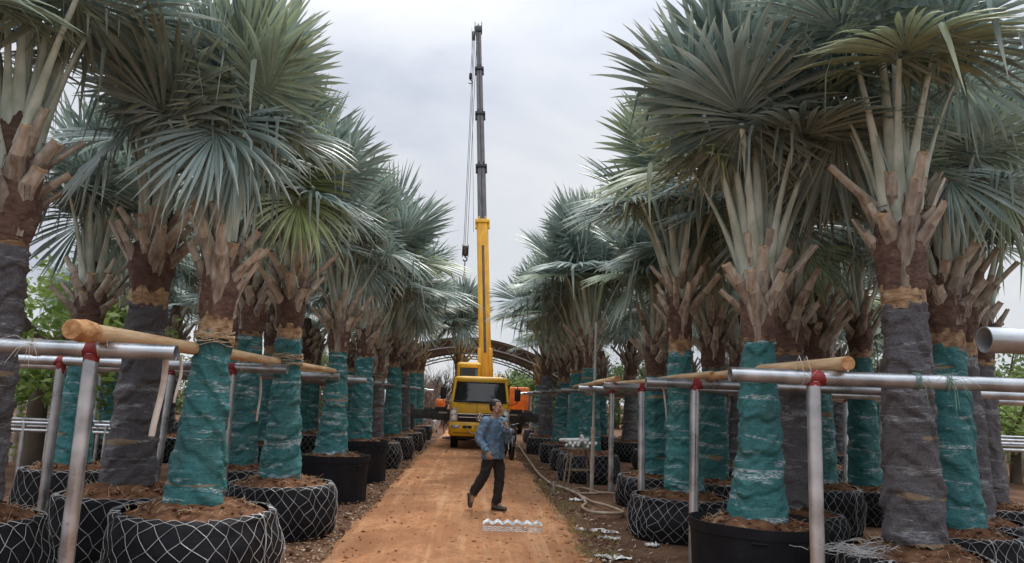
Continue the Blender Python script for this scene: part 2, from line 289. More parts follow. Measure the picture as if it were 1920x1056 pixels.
# ------------------------------------------------------------------ ground and road
M['ground'] = mat('soil_ground', (.17, .095, .058), (.08, .042, .026), scale=1.1, rough=1, bump=1.0, bscale=11, c3=(.20, .125, .075), detail=10, spec=.15, bdist=.05)
def road_material():
    m = bpy.data.materials.new('laterite_road'); m.use_nodes = True; t = m.node_tree; N = t.nodes; L = t.links; b = N['Principled BSDF']
    tcn = N.new('ShaderNodeTexCoord')
    def nz(scale, stretch=(1, 1, 1), det=8, dist=0.0, rough=.55):
        mp = N.new('ShaderNodeMapping'); mp.inputs['Scale'].default_value = stretch; L.new(tcn.outputs['Object'], mp.inputs[0])
        n = N.new('ShaderNodeTexNoise'); n.inputs['Scale'].default_value = scale; n.inputs['Detail'].default_value = det; n.inputs['Distortion'].default_value = dist; n.inputs['Roughness'].default_value = rough
        L.new(mp.outputs[0], n.inputs['Vector']); return n.outputs['Fac']
    def ramp(src, stops):
        r = N.new('ShaderNodeValToRGB'); L.new(src, r.inputs[0]); e = r.color_ramp.elements
        e[0].position, e[0].color = stops[0][0], (*stops[0][1], 1); e[1].position, e[1].color = stops[1][0], (*stops[1][1], 1)
        for p, c in stops[2:]: x = e.new(p); x.color = (*c, 1)
        return r.outputs[0]
    def mix(f, a, bb):
        x = N.new('ShaderNodeMix'); x.data_type = 'RGBA'
        if isinstance(f, float): x.inputs['Factor'].default_value = f
        else: L.new(f, x.inputs['Factor'])
        for k, q in (('A', a), ('B', bb)):
            if isinstance(q, tuple): x.inputs[k].default_value = (*q, 1)
            else: L.new(q, x.inputs[k])
        return x.outputs['Result']
    base = ramp(nz(.9, (1, .6, 1), 10, .3), [(.3, (.33, .15, .068)), (.7, (.56, .285, .14)), (.5, (.45, .205, .092))])
    streak = ramp(nz(1.3, (2.2, .35, 1), 8, .5), [(.45, (0, 0, 0)), (.72, (.75, .75, .75))])
    c = mix(streak, base, (.60, .345, .185))
    mot = ramp(nz(5.5, (1.2, .6, 1), 8, .6, .65), [(.40, (.75, .75, .75)), (.58, (0, 0, 0))])
    c = mix(mot, c, (.31, .145, .07))
    trk = ramp(nz(2.6, (3.2, .10, 1), 6, .3), [(.50, (0, 0, 0)), (.68, (.5, .5, .5))])
    c = mix(trk, c, (.62, .39, .22))
    damp = ramp(nz(.55, (1.2, .8, 1), 8, .8), [(.47, (0, 0, 0)), (.64, (.75, .75, .75))])
    c = mix(damp, c, (.23, .105, .052))
    gr = ramp(nz(38, (1, 1, 1), 5, 0, .7), [(.35, (.35, .35, .35)), (.62, (0, 0, 0))])
    c = mix(gr, c, (.22, .10, .05))
    pb = ramp(nz(60, (1, 1, 1), 3), [(.66, (0, 0, 0)), (.72, (.8, .8, .8))])
    c = mix(pb, c, (.62, .46, .30))
    L.new(c, b.inputs['Base Color']); b.inputs['Roughness'].default_value = 1.0; b.inputs['Specular IOR Level'].default_value = .15
    bp = N.new('ShaderNodeBump'); bp.inputs['Strength'].default_value = 1.0; bp.inputs['Distance'].default_value = .05; L.new(nz(7, (1, .7, 1), 10, .4, .65), bp.inputs['Height'])
    bp2 = N.new('ShaderNodeBump'); bp2.inputs['Strength'].default_value = .6; bp2.inputs['Distance'].default_value = .012; L.new(nz(45, (1, 1, 1), 6, 0, .7), bp2.inputs['Height']); L.new(bp.outputs[0], bp2.inputs['Normal'])
    L.new(bp2.outputs[0], b.inputs['Normal'])
    return m
M['road'] = road_material()

def gh(x, y):   # height of the soil beside the road
    return .035*noise.noise(Vector((x*.5, y*.5, 3.1))) + .02*noise.noise(Vector((x*1.7, y*1.7, 8)))
def build_ground():
    xs = [-400, -150, -60, -30] + [(-15 + i*.25) for i in range(121)] + [30, 60, 150, 400]
    ys = [-60, -20, -5] + [i*.3 for i in range(0, 200)] + [70, 90, 130, 200, 420]
    vs = [(x, y, gh(x, y) - .02 if abs(x) < 16 and 0 <= y < 60 else 0) for y in ys for x in xs]; n = len(xs)
    fs = [(j*n+i, j*n+i+1, (j+1)*n+i+1, (j+1)*n+i) for j in range(len(ys)-1) for i in range(n-1)]
    b = MB(); b.add(vs, fs, 0, True); tag(b.build('ground', M['ground']), kind='structure')
def road_h(u, x, y):
    edge = abs(u)
    h = .028 + .012*noise.noise(Vector((x*.9, y*.5, 1))) - .012*math.exp(-((edge-.55)/.16)**2)
    return h - .09*max(0, (edge-.80)/.2)**1.5
def build_road():
    b = MB(); ny, nx = 330, 41; vs = []
    for j in range(ny):
        y = -3 + j*.2
        c = -.16 + .05*math.sin(y*.21)
        for i in range(nx):
            u = -1+2*i/(nx-1)
            half = 1.62 + .12*noise.noise(Vector((u*2, y*.7, 5))) + .07*noise.noise(Vector((u*2, y*2.3, 9)))
            x = c+u*half; vs.append((x, y, road_h(u, x, y)))
    fs = [(j*nx+i, j*nx+i+1, (j+1)*nx+i+1, (j+1)*nx+i) for j in range(ny-1) for i in range(nx-1)]
    b.add(vs, fs, 0, True); tag(b.build('dirt_road', M['road']), kind='structure')
build_ground(); build_road()

M['litter'] = mat('dry_litter', (.34, .22, .13), (.11, .06, .035), scale=40, rough=.95, coord='Object', c3=(.50, .42, .32), spec=.1)
M['litter_pale'] = mat('pale_chips', (.62, .56, .47), (.36, .30, .22), scale=30, rough=.9)
M['grass'] = mat('verge_grass', (.27, .26, .10), (.34, .26, .13), scale=3, rough=.8, trans=.25)
def build_litter():
    b = MB(); rr = random.Random(3)
    def flake(x, y, z, s, mi):
        a = rr.uniform(0, 6.28); l = s*rr.uniform(.6, 1.6); w = s*rr.uniform(.15, .5); tz = rr.uniform(-.3, .3)*l
        d = Vector((math.cos(a), math.sin(a), 0)); p = Vector((-d.y, d.x, 0)); c = Vector((x, y, z+.006+abs(tz)*.5))
        q = [c-d*l*.5-Vector((0, 0, tz*.5)), c+p*w*.5+Vector((0, 0, .3*w)), c+d*l*.5+Vector((0, 0, tz*.5)), c-p*w*.5]
        b.add(q, [(0, 1, 2, 3)], mi)
    for i in range(8500):
        s = -1 if rr.random() < .5 else 1; y = 7 + 24*rr.random()**1.6
        x = s*(1.42 + abs(rr.gauss(0, .55))) - .16
        flake(x, y, max(gh(x, y)-.02, .0), rr.uniform(.025, .075), 0 if rr.random() < .86 else 1)
    for i in range(700):
        y = 7+16*rr.random()**1.4; x = rr.uniform(-1.5, 1.2)
        flake(x, y, .03, rr.uniform(.012, .035), 0 if rr.random() < .75 else 1)
    tag(b.build('leaf_litter', [M['litter'], M['litter_pale']]), 'dry brown leaf litter and chips strewn along both road edges', 'leaf litter', kind='stuff')
    # clods and pebbles
    b = MB()
    for i in range(1500):
        y = 7+20*rr.random()**1.5; x = rr.uniform(-2.2, 1.9) if rr.random() < .5 else rr.choice((-1.75, 1.45))+rr.gauss(0, .25); r = rr.uniform(.006, .02)*(1 if rr.random() < .9 else 2)
        b.ball((x, y, .03 if abs(x) < 1.4 else .01), r, 6, 0 if abs(x) < 1.5 else 1, (1, rr.uniform(.6, 1), .6))
    tag(b.build('earth_clods', [M['road'], M['soil']]), 'small earth clods and pebbles scattered on the dirt road', 'clods', kind='stuff')
    b = MB()
    for i in range(520):
        t = rr.random(); y = 8.3+8*t**1.1; x = 1.38 + .12*math.sin(y*2.1) + rr.gauss(0, .16) + .012*(y-8)
        if noise.noise(Vector((x*2.2, y*2.2, 0))) < -.05: continue
        for k in range(5):
            a = rr.uniform(0, 6.28); h = rr.uniform(.02, .075); d = Vector((math.cos(a), math.sin(a), 0))*rr.uniform(.2, 1.1)*h
            p = Vector((-d.y, d.x, 0)).normalized()*.0035; c = Vector((x+rr.gauss(0, .02), y+rr.gauss(0, .02), .0))
            b.add([c-p, c+p, c+d*.5+Vector((0, 0, h*.8))+p*.6, c+d+Vector((0, 0, h))], [(0, 1, 2), (0, 2, 3)], 0)
    tag(b.build('verge_grass', M['grass']), 'thin yellowish grass along the hose edge of the road', 'grass', kind='stuff')
build_litter()

# ------------------------------------------------------------------ palms
def make_leaf_meshes(pet_e, blade_e, droop, Lp, Rb, seed, nseg=58, phim=150, bend=8, cup=.25, green=False, broken=.06):
    rr = random.Random(seed); G = Vector((0, 0, -1))
    pts = []; p = Vector((0, 0, 0)); side = rr.uniform(-6, 6); y_ = 0.0; K = 9
    for i in range(K):
        s = i/(K-1); ea = R(pet_e + bend*.6 - bend*1.6*s**1.4); pts.append(p.copy())
        p = p + Vector((math.cos(ea), math.sin(R(side))*s*.6, math.sin(ea)))*(Lp/(K-1))
    b = MB(); rad = [.062*(1-s)**3+.036-.013*s for s in [i/(K-1) for i in range(K)]]
    b.tube(pts, rad, n=8, mi=0, flat=.62)
    pet = b.mesh('petiole', M['petiole'])
    H = pts[-1]; e0 = R(blade_e)
    T = Vector((math.cos(e0), 0, math.sin(e0))); B = Vector((0, 1, 0)); N = Vector((-math.sin(e0), 0, math.cos(e0)))
    tilt = R(rr.uniform(-16, 16)); B2 = B*math.cos(tilt)+N*math.sin(tilt); N = N*math.cos(tilt)-B*math.sin(tilt); B = B2
    dphi = 2*R(phim)/(nseg-1); st = [0.02, .2, .42, .62, .74, .88, 1.0]
    vs, fs, sa, ra = [], [], [], []
    for k in range(nseg):
        ph = -R(phim)+k*dphi+rr.gauss(0, .012); a = abs(ph)/R(phim)
        Rk = Rb*(1-.28*a*a)*rr.uniform(.9, 1.04); sr = rr.random()*.6 + .4*(k % 2)
        P0 = H + T*(.16*max(0, math.cos(ph))) + N*.0
        D = (T*math.cos(ph)+B*math.sin(ph)+N*(cup*math.sin(min(abs(ph), math.pi/2))**2 + rr.gauss(0, .05))).normalized()
        Q = (-T*math.sin(ph)+B*math.cos(ph))
        dr = droop*rr.uniform(.75, 1.3); br = rr.random() < broken; brp = rr.uniform(.5, .7); sw = rr.gauss(0, .05)
        split = rr.uniform(.56, .68); base = len(vs)
        for s in st:
            r = s*Rk
            pos = P0 + D*r + G*(dr*Rk*s**2.4) + Q*(sw*Rk*s**3)
            if br and s > brp: pos = pos + G*(s-brp)*Rk*1.3 - D*(s-brp)*Rk*.7
            w = .52*dphi*min(s, split)*Rk
            if s > split: w *= max(.03, 1-((s-split)/(1-split))**1.25)*.94
            Nn = D.cross(Q).normalized()
            if Nn.dot(N) < 0: Nn = -Nn
            vs += [pos-Q*w, pos+Nn*w*.75, pos+Q*w]; sa += [sr]*3; ra += [s]*3
        for i in range(len(st)-1):
            q = base+i*3; fs += [(q, q+1, q+4, q+3), (q+1, q+2, q+5, q+4)]
    me = bpy.data.meshes.new('leaf'); me.from_pydata([tuple(v) for v in vs], [], fs); me.materials.append(M['leaf_green'] if green else M['leaf'])
    at = me.attributes.new('seg', 'FLOAT', 'POINT'); at.data.foreach_set('value', sa)
    at = me.attributes.new('rad', 'FLOAT', 'POINT'); at.data.foreach_set('value', ra); me.update()
    return me, pet
LEAF = []   # classes from the upright heart leaves to the hanging old ones
for ci, (pe, be, dr, lp, rb, bend, cup, ph) in enumerate([
        (88, 87, .03, 1.5, 1.12, 1, .10, 120), (83, 78, .05, 1.65, 1.15, 3, .12, 150), (77, 60, .09, 1.6, 1.12, 5, .14, 160),
        (71, 34, .14, 1.5, 1.08, 7, .15, 164), (67, -2, .20, 1.4, 1.02, 9, .15, 160), (76, -48, .24, 1.3, .95, 6, .15, 152)]):
    LEAF.append([make_leaf_meshes(pe+random.Random(ci*9+j).uniform(-3, 3), be+random.Random(ci*7+j).uniform(-7, 7), dr, lp, rb, 100*ci+j, bend=bend, cup=cup, phim=ph, broken=.03+.025*ci) for j in range(3)])
LEAFG = [make_leaf_meshes(80, 66, .1, 1.5, 1.2, 900, green=True), make_leaf_meshes(66, -40, .4, 1.35, 1.0, 901, green=True, broken=.1)]

def make_stub(seed, L, w0, w1):
    """cut leaf base: broad crescent hugging the trunk, strap going out and up, sawn end"""
    rr = random.Random(seed); b = MB(); rings = []; n = 10
    bendv = rr.uniform(-.05, .05); tw = rr.uniform(-.35, .35)
    for s in (-.32, -.12, .08, .3, .55, .8, 1.0):
        if s < 0: c = Vector((.018+s*.16, 0, s*.75)); w = w0*(1.12+2.3*s); th = .035+.05*(s+.32); up = Vector((1, 0, 0))
        else:
            c = Vector((.02+s*L*.62+.05*s*s, bendv*s, s*L*.80+.03*s)); w = w0+(w1-w0)*min(1, s*1.25)**.7; th = .055-.022*s; up = Vector((.79, 0, -.61))
        side = Vector((0, 1, 0)); up2 = up*math.cos(tw*max(0, s))+side*math.sin(tw*max(0, s)); side2 = side*math.cos(tw*max(0, s))-up*math.sin(tw*max(0, s))
        ring = []
        for k in range(n):
            t = 2*math.pi*k/n; a, o = math.cos(t), math.sin(t)
            curl = -.35*w*(a*a)           # edges curl back toward the trunk
            ring.append(c + side2*(a*w*.5) + up2*(o*th*.5*(1+.25*rr.random()) + curl) + Vector((rr.gauss(0, .003), rr.gauss(0, .003), rr.gauss(0, .004))))
        rings.append(ring)
    b.loft(rings[:5], 0, True, True); b.loft(rings[4:], 2, True, True)
    j = [p+Vector((rr.gauss(0, .006), 0, rr.gauss(0, .012))) for p in rings[-1]]
    b.loft([rings[-1], j], 1, False, True, cap1=True)
    return b.mesh('cut_stub', [M['petiole_brown'], M['cut_end'], M['stub_pale']])
STUB = [make_stub(i, rr_l, w0, w1) for i, (rr_l, w0, w1) in enumerate([(.50, .22, .085), (.40, .23, .10), (.62, .20, .075), (.32, .23, .11), (.56, .21, .09), (.24, .24, .13)])]

def make_trunk(seed, r0, h):
    """bare fibrous shaft above the cloth, swelling where the leaf bases sit"""
    rr = random.Random(seed); b = MB(); prof = []
    K = 26
    for i in range(K):
        s = i/(K-1); r = r0*(1.0+.22*math.sin(min(1, s*1.6)*math.pi)*1.0) if s < .55 else r0*(1.12-(s-.55)*1.45)
        prof.append((r, s*h))
    def fn(t, i, r, z):
        o = Vector((math.cos(t)*2.2, math.sin(t)*2.2, z*4+seed*3.3))
        lozenge = abs(math.sin(t*3+z*7))*abs(math.sin(t*3-z*7+1))
        return r*(1+.10*noise.noise(o)+.05*noise.noise(o*3)) + .022*lozenge, z
    b.lathe(prof, 30, fn, 0, True, cap1=True)
    for i in range(46):      # torn fibres and threads
        t = rr.uniform(0, 6.28); z = rr.uniform(.05, .75)*h; p = Vector((r0*1.18*math.cos(t), r0*1.18*math.sin(t), z)); o = Vector((math.cos(t+rr.gauss(0, .5)), math.sin(t+rr.gauss(0, .5)), 0)); l = rr.uniform(.08, .3)
        b.tube([p, p+o*l*.35+Vector((0, 0, -.02)), p+o*l*.45+Vector((0, 0, -l*.7))], [.005, .004, .0015], n=3, cap=False)
    return b.mesh('trunk', M['trunk'])
TRUNK = [make_trunk(i, .185, 1.15) for i in range(4)]
def make_band(seed, r):
    b = MB()
    def fn(t, i, rr_, z):
        o = Vector((math.cos(t)*5, math.sin(t)*5, z*14+seed*5)); return rr_+.018*noise.noise(o)+.01*noise.noise(o*2.7), z+(.045*noise.noise(Vector((math.cos(t)*3, math.sin(t)*3, seed*9))) if i > 5 else 0)
    b.lathe([(r*.96, -.06), (r, -.02), (r*1.02, .03), (r, .07), (r*1.01, .11), (r*.99, .15), (r*.96, .17), (r*.86, .18)], 36, fn, 0, True)
    return b.mesh('bark_band', M['band'])
BAND = [make_band(i, .195) for i in range(3)]

def make_wrap(seed, h, rb, rt, material, nt_=5.5, amp=1.0):
    rr = random.Random(seed); b = MB(); K = int(44*h); n = 60; sd = seed*7.7; slope = rr.choice((-1, 1))*rr.uniform(.16, .30)
    bulge = rr.uniform(-.01, .03); prof = []
    for i in range(K+1):
        s = i/K; r = rt+(rb-rt)*((1-s)**1.7) + bulge*math.sin(s*math.pi); prof.append((r, s*h))
    def fn(t, i, r, z):
        cx, sx = math.cos(t), math.sin(t); s = z/h
        zz = z + slope*(cx+sx)*.5 + .13*noise.noise(Vector((cx*1.1, sx*1.1, z*1.6+sd*3)))
        ph = zz*nt_*.5 + t/(2*math.pi)*1.0 + .28*noise.noise(Vector((cx*1.3, sx*1.3, z*2+sd))); fr = ph-math.floor(ph)
        layer = .030*(1-fr)**1.2 if fr > .04 else .030*fr/.04
        w1 = noise.noise(Vector((cx*1.5, sx*1.5, zz*8.5+sd))); w2 = noise.noise(Vector((cx*3.2+9, sx*3.2, zz*19+sd)))
        w3 = noise.noise(Vector((cx*1.2, sx*1.2, z*2.2+sd*2)))
        ridge = (1-abs(w1))**6*.026 + (1-abs(w2))**5*.010
        d = amp*(layer+ridge)+.03*w3-.012
        # gathered hem at both ends
        k = .04*max(0, (s-.97)/.03)
        return r+d-k, z + (.05*noise.noise(Vector((cx*2, sx*2, sd))) + .03*math.sin(t+sd) if i == 0 else (.02*noise.noise(Vector((cx*2, sx*2, sd+4))) if i == K else 0))
    b.lathe(prof, n, fn, 0, True)
    # tuck the ends in
    return b.mesh('cloth_wrap', material)
WRAPS = {c: [make_wrap(40+i+(0 if c == 'teal' else 20), 1.75, .33, .215, M[c], 5.5+i, 1.0 if c == 'teal' else .9) for i in range(4)] for c in ('teal', 'felt')}
def rope_bundle(r, z, seed, parent):
    rr = random.Random(seed); b = MB()
    for k in range(13):
        zz = z+rr.uniform(-.06, .06); pts = []; sl = rr.uniform(-.05, .05); o = rr.uniform(.008, .022)
        for i in range(25):
            t = 2*math.pi*i/24; pts.append(((r+o)*math.cos(t), (r+o)*math.sin(t), zz+sl*math.cos(t+seed)+.008*math.sin(5*t+k)))
        b.tube(pts, .0075, n=5, cap=False, flat=.5)
    return b.build('rope_band', M['raffia'], parent)

def build_palm(x, y, z0, label, group=None, wrap='teal', ztop=2.45, nleaf=24, crown=1.0, seed=0, unique=False, lean=(0, 0), rope=None, rb=.33, rt=.215, nst=14, greens=0.0, top_cls=None, cat='palm tree', petsub=True, open_=1.0, az0=None, hero=(), slim=.9):
    """palm standing in its bag; local origin = where the trunk leaves the soil"""
    rr = random.Random(seed*13+5)
    root = thing('fan_palm', label, cat, (x, y, z0), 0, group); root.rotation_euler = (lean[0], lean[1], 0 if az0 is None else az0)
    h = ztop-z0
    if unique: obj('cloth_wrap', make_wrap(seed+300, h, rb, rt, M[wrap], rr.uniform(5, 7.5)), root)
    else: obj('cloth_wrap', WRAPS[wrap][seed % 4], root, rot=(0, 0, rr.uniform(0, 6.28)), sc=(rb/.33, rb/.33, h/1.75))
    k = (rt+.035)/.215
    bh = rr.choice((.25, .4, .9, 1.3))*rr.uniform(.85, 1.15)
    obj('bark_band', BAND[seed % 3], root, (0, 0, h-.03), (0, 0, rr.uniform(0, 6.28)), (k, k, bh))
    zt = h+.12*bh
    obj('trunk', TRUNK[seed % 4], root, (0, 0, zt-.06), (0, 0, rr.uniform(0, 6.28)), (k, k, crown))
    if rope is not None: rope_bundle(rt+.03+(rb-rt)*max(0, 1-(rope-z0)/h)**1.7, rope-z0, seed, root)
    az = rr.uniform(0, 6.28); ga = 2.39996
    nst += 3
    for i in range(nst):
        q = i/max(1, nst-1); zz = zt+.17+.40*q*crown; rad = .185*k*(1.0-.35*q); az += ga
        o = obj('cut_stub', rr.choice(STUB), root, (rad*math.cos(az), rad*math.sin(az), zz), None, rr.uniform(.8, 1.2)*(.9+.1*k))
        o.rotation_euler = (0, R(rr.uniform(-16, 6)-6*q), az)
    for i in range(nleaf):
        q = i/max(1, nleaf-1)          # 0 = heart, 1 = oldest
        az += ga; c = q**open_*5.0; ci = min(5, max(0, int(c+rr.uniform(-.35, .6))))
        if rr.random() < greens: me, pm = LEAFG[0 if ci < 3 else 1]
        else: me, pm = rr.choice(LEAF[ci])
        s = crown*rr.uniform(.9, 1.08); rad = .14*k*(.25+.75*q)
        lo = obj('leaf', me, root, (rad*math.cos(az), rad*math.sin(az), zt+.42*crown+.42*crown*(1-q)), (rr.gauss(0, .05), rr.gauss(0, .05), az+rr.gauss(0, .15)), (s*slim, s*(slim+1)/2, s))
        if petsub: obj('petiole', pm, lo)
    for ci, hz, hs, j in hero:      # fans turned toward the road's near end
        me, pm = LEAF[ci][j] if ci < 6 else LEAFG[j]
        a_ = R(hz); lo = obj('leaf', me, root, (.13*math.cos(a_), .13*math.sin(a_), zt+.5*crown), (0, 0, a_), hs)
        if petsub: obj('petiole', pm, lo)
    return root

# ---- bags
def bag_shape(r, h, seed, kind):
    sd = seed*4.1
    def f(t, s):    # s 0..1 up the side, 1..1.35 over the top edge
        cx, sx = math.cos(t), math.sin(t)
        nzv = noise.noise(Vector((cx*1.4, sx*1.4, s*1.5+sd))); n2 = noise.noise(Vector((cx*4, sx*4, s*5+sd)))
        if kind == 'net':
            if s <= 1: rr_ = r*(.93+.11*math.sin(math.pi*(.12+.80*s))); z = h*s*.93
            else: u = (s-1)/.35; rr_ = r*(.93+.11*math.sin(math.pi*.92))*(1-.14*u*u); z = h*(.93+.07*math.sin(u*math.pi/2))
            rr_ *= 1+.07*nzv+.03*n2
        else:
            rr_ = r*(.97+.04*s)*(1+.03*nzv+.006*n2); z = h*min(1, s)
        return Vector((rr_*cx, rr_*sx, z + (.02*nzv if s > .5 else 0)))
    return f
def make_bag(seed, r, h, kind):
    rr = random.Random(seed+77); f = bag_shape(r, h, seed, kind); n = 44; out_ = {}
    b = MB()
    ss = [-.06, .05, .15, .28, .42, .56, .7, .83, .93, 1.0] + ([1.1, 1.2, 1.3] if kind == 'net' else [])
    rings = [[f(2*math.pi*k/n, s) for k in range(n)] for s in ss]
    b.loft(rings, 0, True)
    if kind == 'plain':    # hem folded over, with a hand slot
        inner = [[f(2*math.pi*k/n, 1.0)*1.0 for k in range(n)]]
        def off(s, d, dz=0): return [Vector((p.x*(1+d/r), p.y*(1+d/r), p.z+dz)) for p in [f(2*math.pi*k/n, s) for k in range(n)]]
        b.loft([off(1.0, 0), off(1.0, -.012, .004), off(.8, -.02)], 0, True)
        b.loft([off(.86, .002), off(.86, .007), off(1.0, .007, .003), off(1.0, 0, .005)], 0, False)
    if kind == 'plain':
        for a0 in (4.2, 1.1):     # stitched hand slots and side seams
            b.tube([f(a0+u*.10, .80)*1.012 for u in (-1, -.5, 0, .5, 1)], .010, n=6)
            b.tube([f(a0+.55, u)*1.006 for u in (.02, .3, .6, .9, 1.0)], .006, n=5)
    out_['bag'] = b.mesh('bag_body', M['bag'] if kind == 'net' else M['bag_plain'])
    b = MB(); rs = (r*.88 if kind == 'net' else r*.97); zt = h*(.97 if kind == 'net' else .9)
    prof = [(rs*(1-i/9)+.001, zt-.02+.15*(1-(1-i/9)**1.6)) for i in range(10)]
    def fs_(t, i, q, z):
        o = Vector((math.cos(t)*q*5, math.sin(t)*q*5, seed*3)); return q*(1+(.05*noise.noise(o*.6) if i == 0 else 0)), z+.035*noise.noise(o)+.02*noise.noise(o*2.5)
    b.lathe(prof, 36, fs_, 0, True)
    # crumbs and rootlets
    for i in range(90):
        t = rr.uniform(0, 6.28); q = rs*rr.uniform(.5, .98); b.ball((q*math.cos(t), q*math.sin(t), zt-.01+.15*(1-(q/rs)**1.6)), rr.uniform(.008, .022), 5, 0, (1, 1, .7))
    for i in range(70):
        t = rr.uniform(0, 6.28); q = rs*rr.uniform(.5, .95); p = Vector((q*math.cos(t), q*math.sin(t), zt-.01+.15*(1-(q/rs)**1.6))); d = Vector((rr.gauss(0, 1), rr.gauss(0, 1), rr.uniform(0, .8))).normalized()*rr.uniform(.03, .1)
        b.tube([p, p+d*.6+Vector((0, 0, .01)), p+d], [.0025, .002, .001], n=3, cap=False, mi=1)
    out_['soil'] = b.mesh('soil', [M['soil'], M['raffia']])
    if kind == 'net':
        b = MB(); nd = int(2*math.pi*r/.15); rows = 8; rowh = 1.30/rows
        def P(i, j):    # node, j row, staggered
            rj = random.Random(seed*1000+(i % nd)*17+j*131)
            t = 2*math.pi*((i+.5*(j % 2))+rj.gauss(0, .11)+.3*math.sin((i % nd)*6.28/nd*2+seed))/nd; s = max(0.02, min(1.32, .03+j*rowh+rj.gauss(0, .024)))
            return t, s
        def surf(t, s): p = f(t, s); q = Vector((p.x, p.y, 0)).normalized()*.008; return p+q+Vector((0, 0, .006 if s > 1 else 0))
        for j in range(rows):
            for i in range(nd):
                for di in ((0, 1) if j % 2 else (-1, 0)):
                    t0, s0 = P(i, j); t1, s1 = P(i+di, j+1)
                    b.tube([surf(t0+(t1-t0)*u, s0+(s1-s0)*u) for u in (0, .33, .66, 1)], .0028, n=3, cap=False)
        for k in range(3):       # seam twist and loose ends on top
            t = rr.uniform(0, 6.28); b.tube([surf(t+.02*math.sin(u*9), u) for u in [x/10 for x in range(0, 14)]], .006, n=4, cap=False)
        out_['net'] = b.mesh('wire_net', M['wire'])
    return out_
BAGS = {'net': [make_bag(i, .66, .56, 'net') for i in range(4)], 'plain': [make_bag(i+10, .55, .62, 'plain') for i in range(2)]}
def build_bag(x, y, label, kind='net', r=None, h=None, seed=0, group=None, rz=None):
    me = BAGS[kind][seed % len(BAGS[kind])]; r0, h0 = (.66, .56) if kind == 'net' else (.55, .62); r = r or r0; h = h or h0
    t = thing('planting_bag', label, 'planting bag', (x, y, 0), random.Random(seed).uniform(0, 6.28) if rz is None else rz, group); sc = (r/r0, r/r0, h/h0)
    obj('bag_body', me['bag'], t, sc=sc); obj('soil', me['soil'], t, sc=sc)
    if kind == 'net': tag(obj('wire_net', me['net'], t, sc=sc), kind='stuff')
    return t

# front rows; ordinals count away from the crane truck
CW = {'teal': 'teal-wrapped', 'felt': 'grey-wrapped'}
CL = {'teal': 'teal cloth', 'felt': 'grey felt'}
left = [  # x, y, wrap, bag kind, bag r, bag h, soil z, cloth top pixel (x, y), extras
    (-2.42, 24.5, 'felt', 'net', .62, .55, None, {}),
    (-2.40, 21.4, 'teal', 'net', .58, .58, None, {}),
    (-2.55, 18.6, 'felt', 'net', .66, .60, None, dict(rope=2.1)),
    (-2.42, 15.6, 'teal', 'plain', .56, .80, None, {}),
    (-2.42, 12.75, 'teal', 'plain', .60, .72, None, {}),
    (-2.47, 9.75, 'teal', 'net', .68, .60, (541, 625), dict(rope=2.14, slim=.74, hero=((6, -75, .85, 1), (1, -60, .9, 1), (6, -110, .9, 0)))),
    (-2.62, 7.30, 'teal', 'net', .74, .62, (388, 614), dict(rope=2.22, crown=1.0, open_=1.35, slim=.66, hero=((5, -95, 1.0, 1), (3, -150, .95, 1))))]
right = [
    (2.25, 24.8, 'felt', 'net', .6, .52, None, {}),
    (2.42, 21.8, 'teal', 'net', .60, .50, None, {}),
    (2.55, 19.4, 'teal', 'net', .62, .50, None, {}),
    (2.55, 17.0, 'teal', 'net', .68, .58, (1098, 690), {}),
    (3.15, 13.2, 'teal', 'net', .66, .50, None, {}),
    (2.85, 10.35, 'teal', 'net', .70, .52, None, dict(crown=1.12, open_=1.0, slim=1.0)),
    (2.80, 7.42, 'teal', 'plain', .64, .66, (1416, 634), dict(nleaf=21, crown=1.08, open_=1.2, slim=1.0, hero=((1, -112, 1.15, 0), (2, -150, 1.2, 1), (3, 195, 1.2, 2), (6, 70, 1.25, 0), (6, 130, 1.2, 0))))]
def soil_top(kind, h): return (h*.97 if kind == 'net' else h*.9)+.055
for side, rows, where in (('L', left, 'across from the hose'), ('R', right, 'beside the hose')):
    for i, (x, y, w, kind, br, bh, tp, ex) in enumerate(rows):
        z0 = soil_top(kind, bh); zt = gy(tp[0], tp[1], y).z if tp else 2.42+.15*math.sin(i*2.3+(0 if side == 'L' else 2))
        a = dict(nleaf=20 if y < 14 else 24, crown=.95 if y < 14 else 1.17, open_=1.1, slim=.84 if y < 14 else 1.08, rb=.265 if y < 9 else .25, rt=.135); a.update(ex)
        build_palm(x, y, z0, f'{CW[w]} fan palm, {ORD[i]} from the crane truck in the row {where}', 'palms of the two roadside rows', w, zt, seed=i+(0 if side == 'L' else 30), unique=(y < 14), lean=(R(rng.uniform(-1, 1)), R(rng.uniform(-1.5, 1.5))), **a)
        look = 'wire-netted black bag' if kind == 'net' else 'plain black bag'
        build_bag(x+(.03 if side == 'L' else -.02), y, f'{look} of the {ORD[i]} palm from the crane truck, {where}', kind, br, bh, seed=i+(0 if side == 'L' else 11), group='planting bags of the roadside palms')
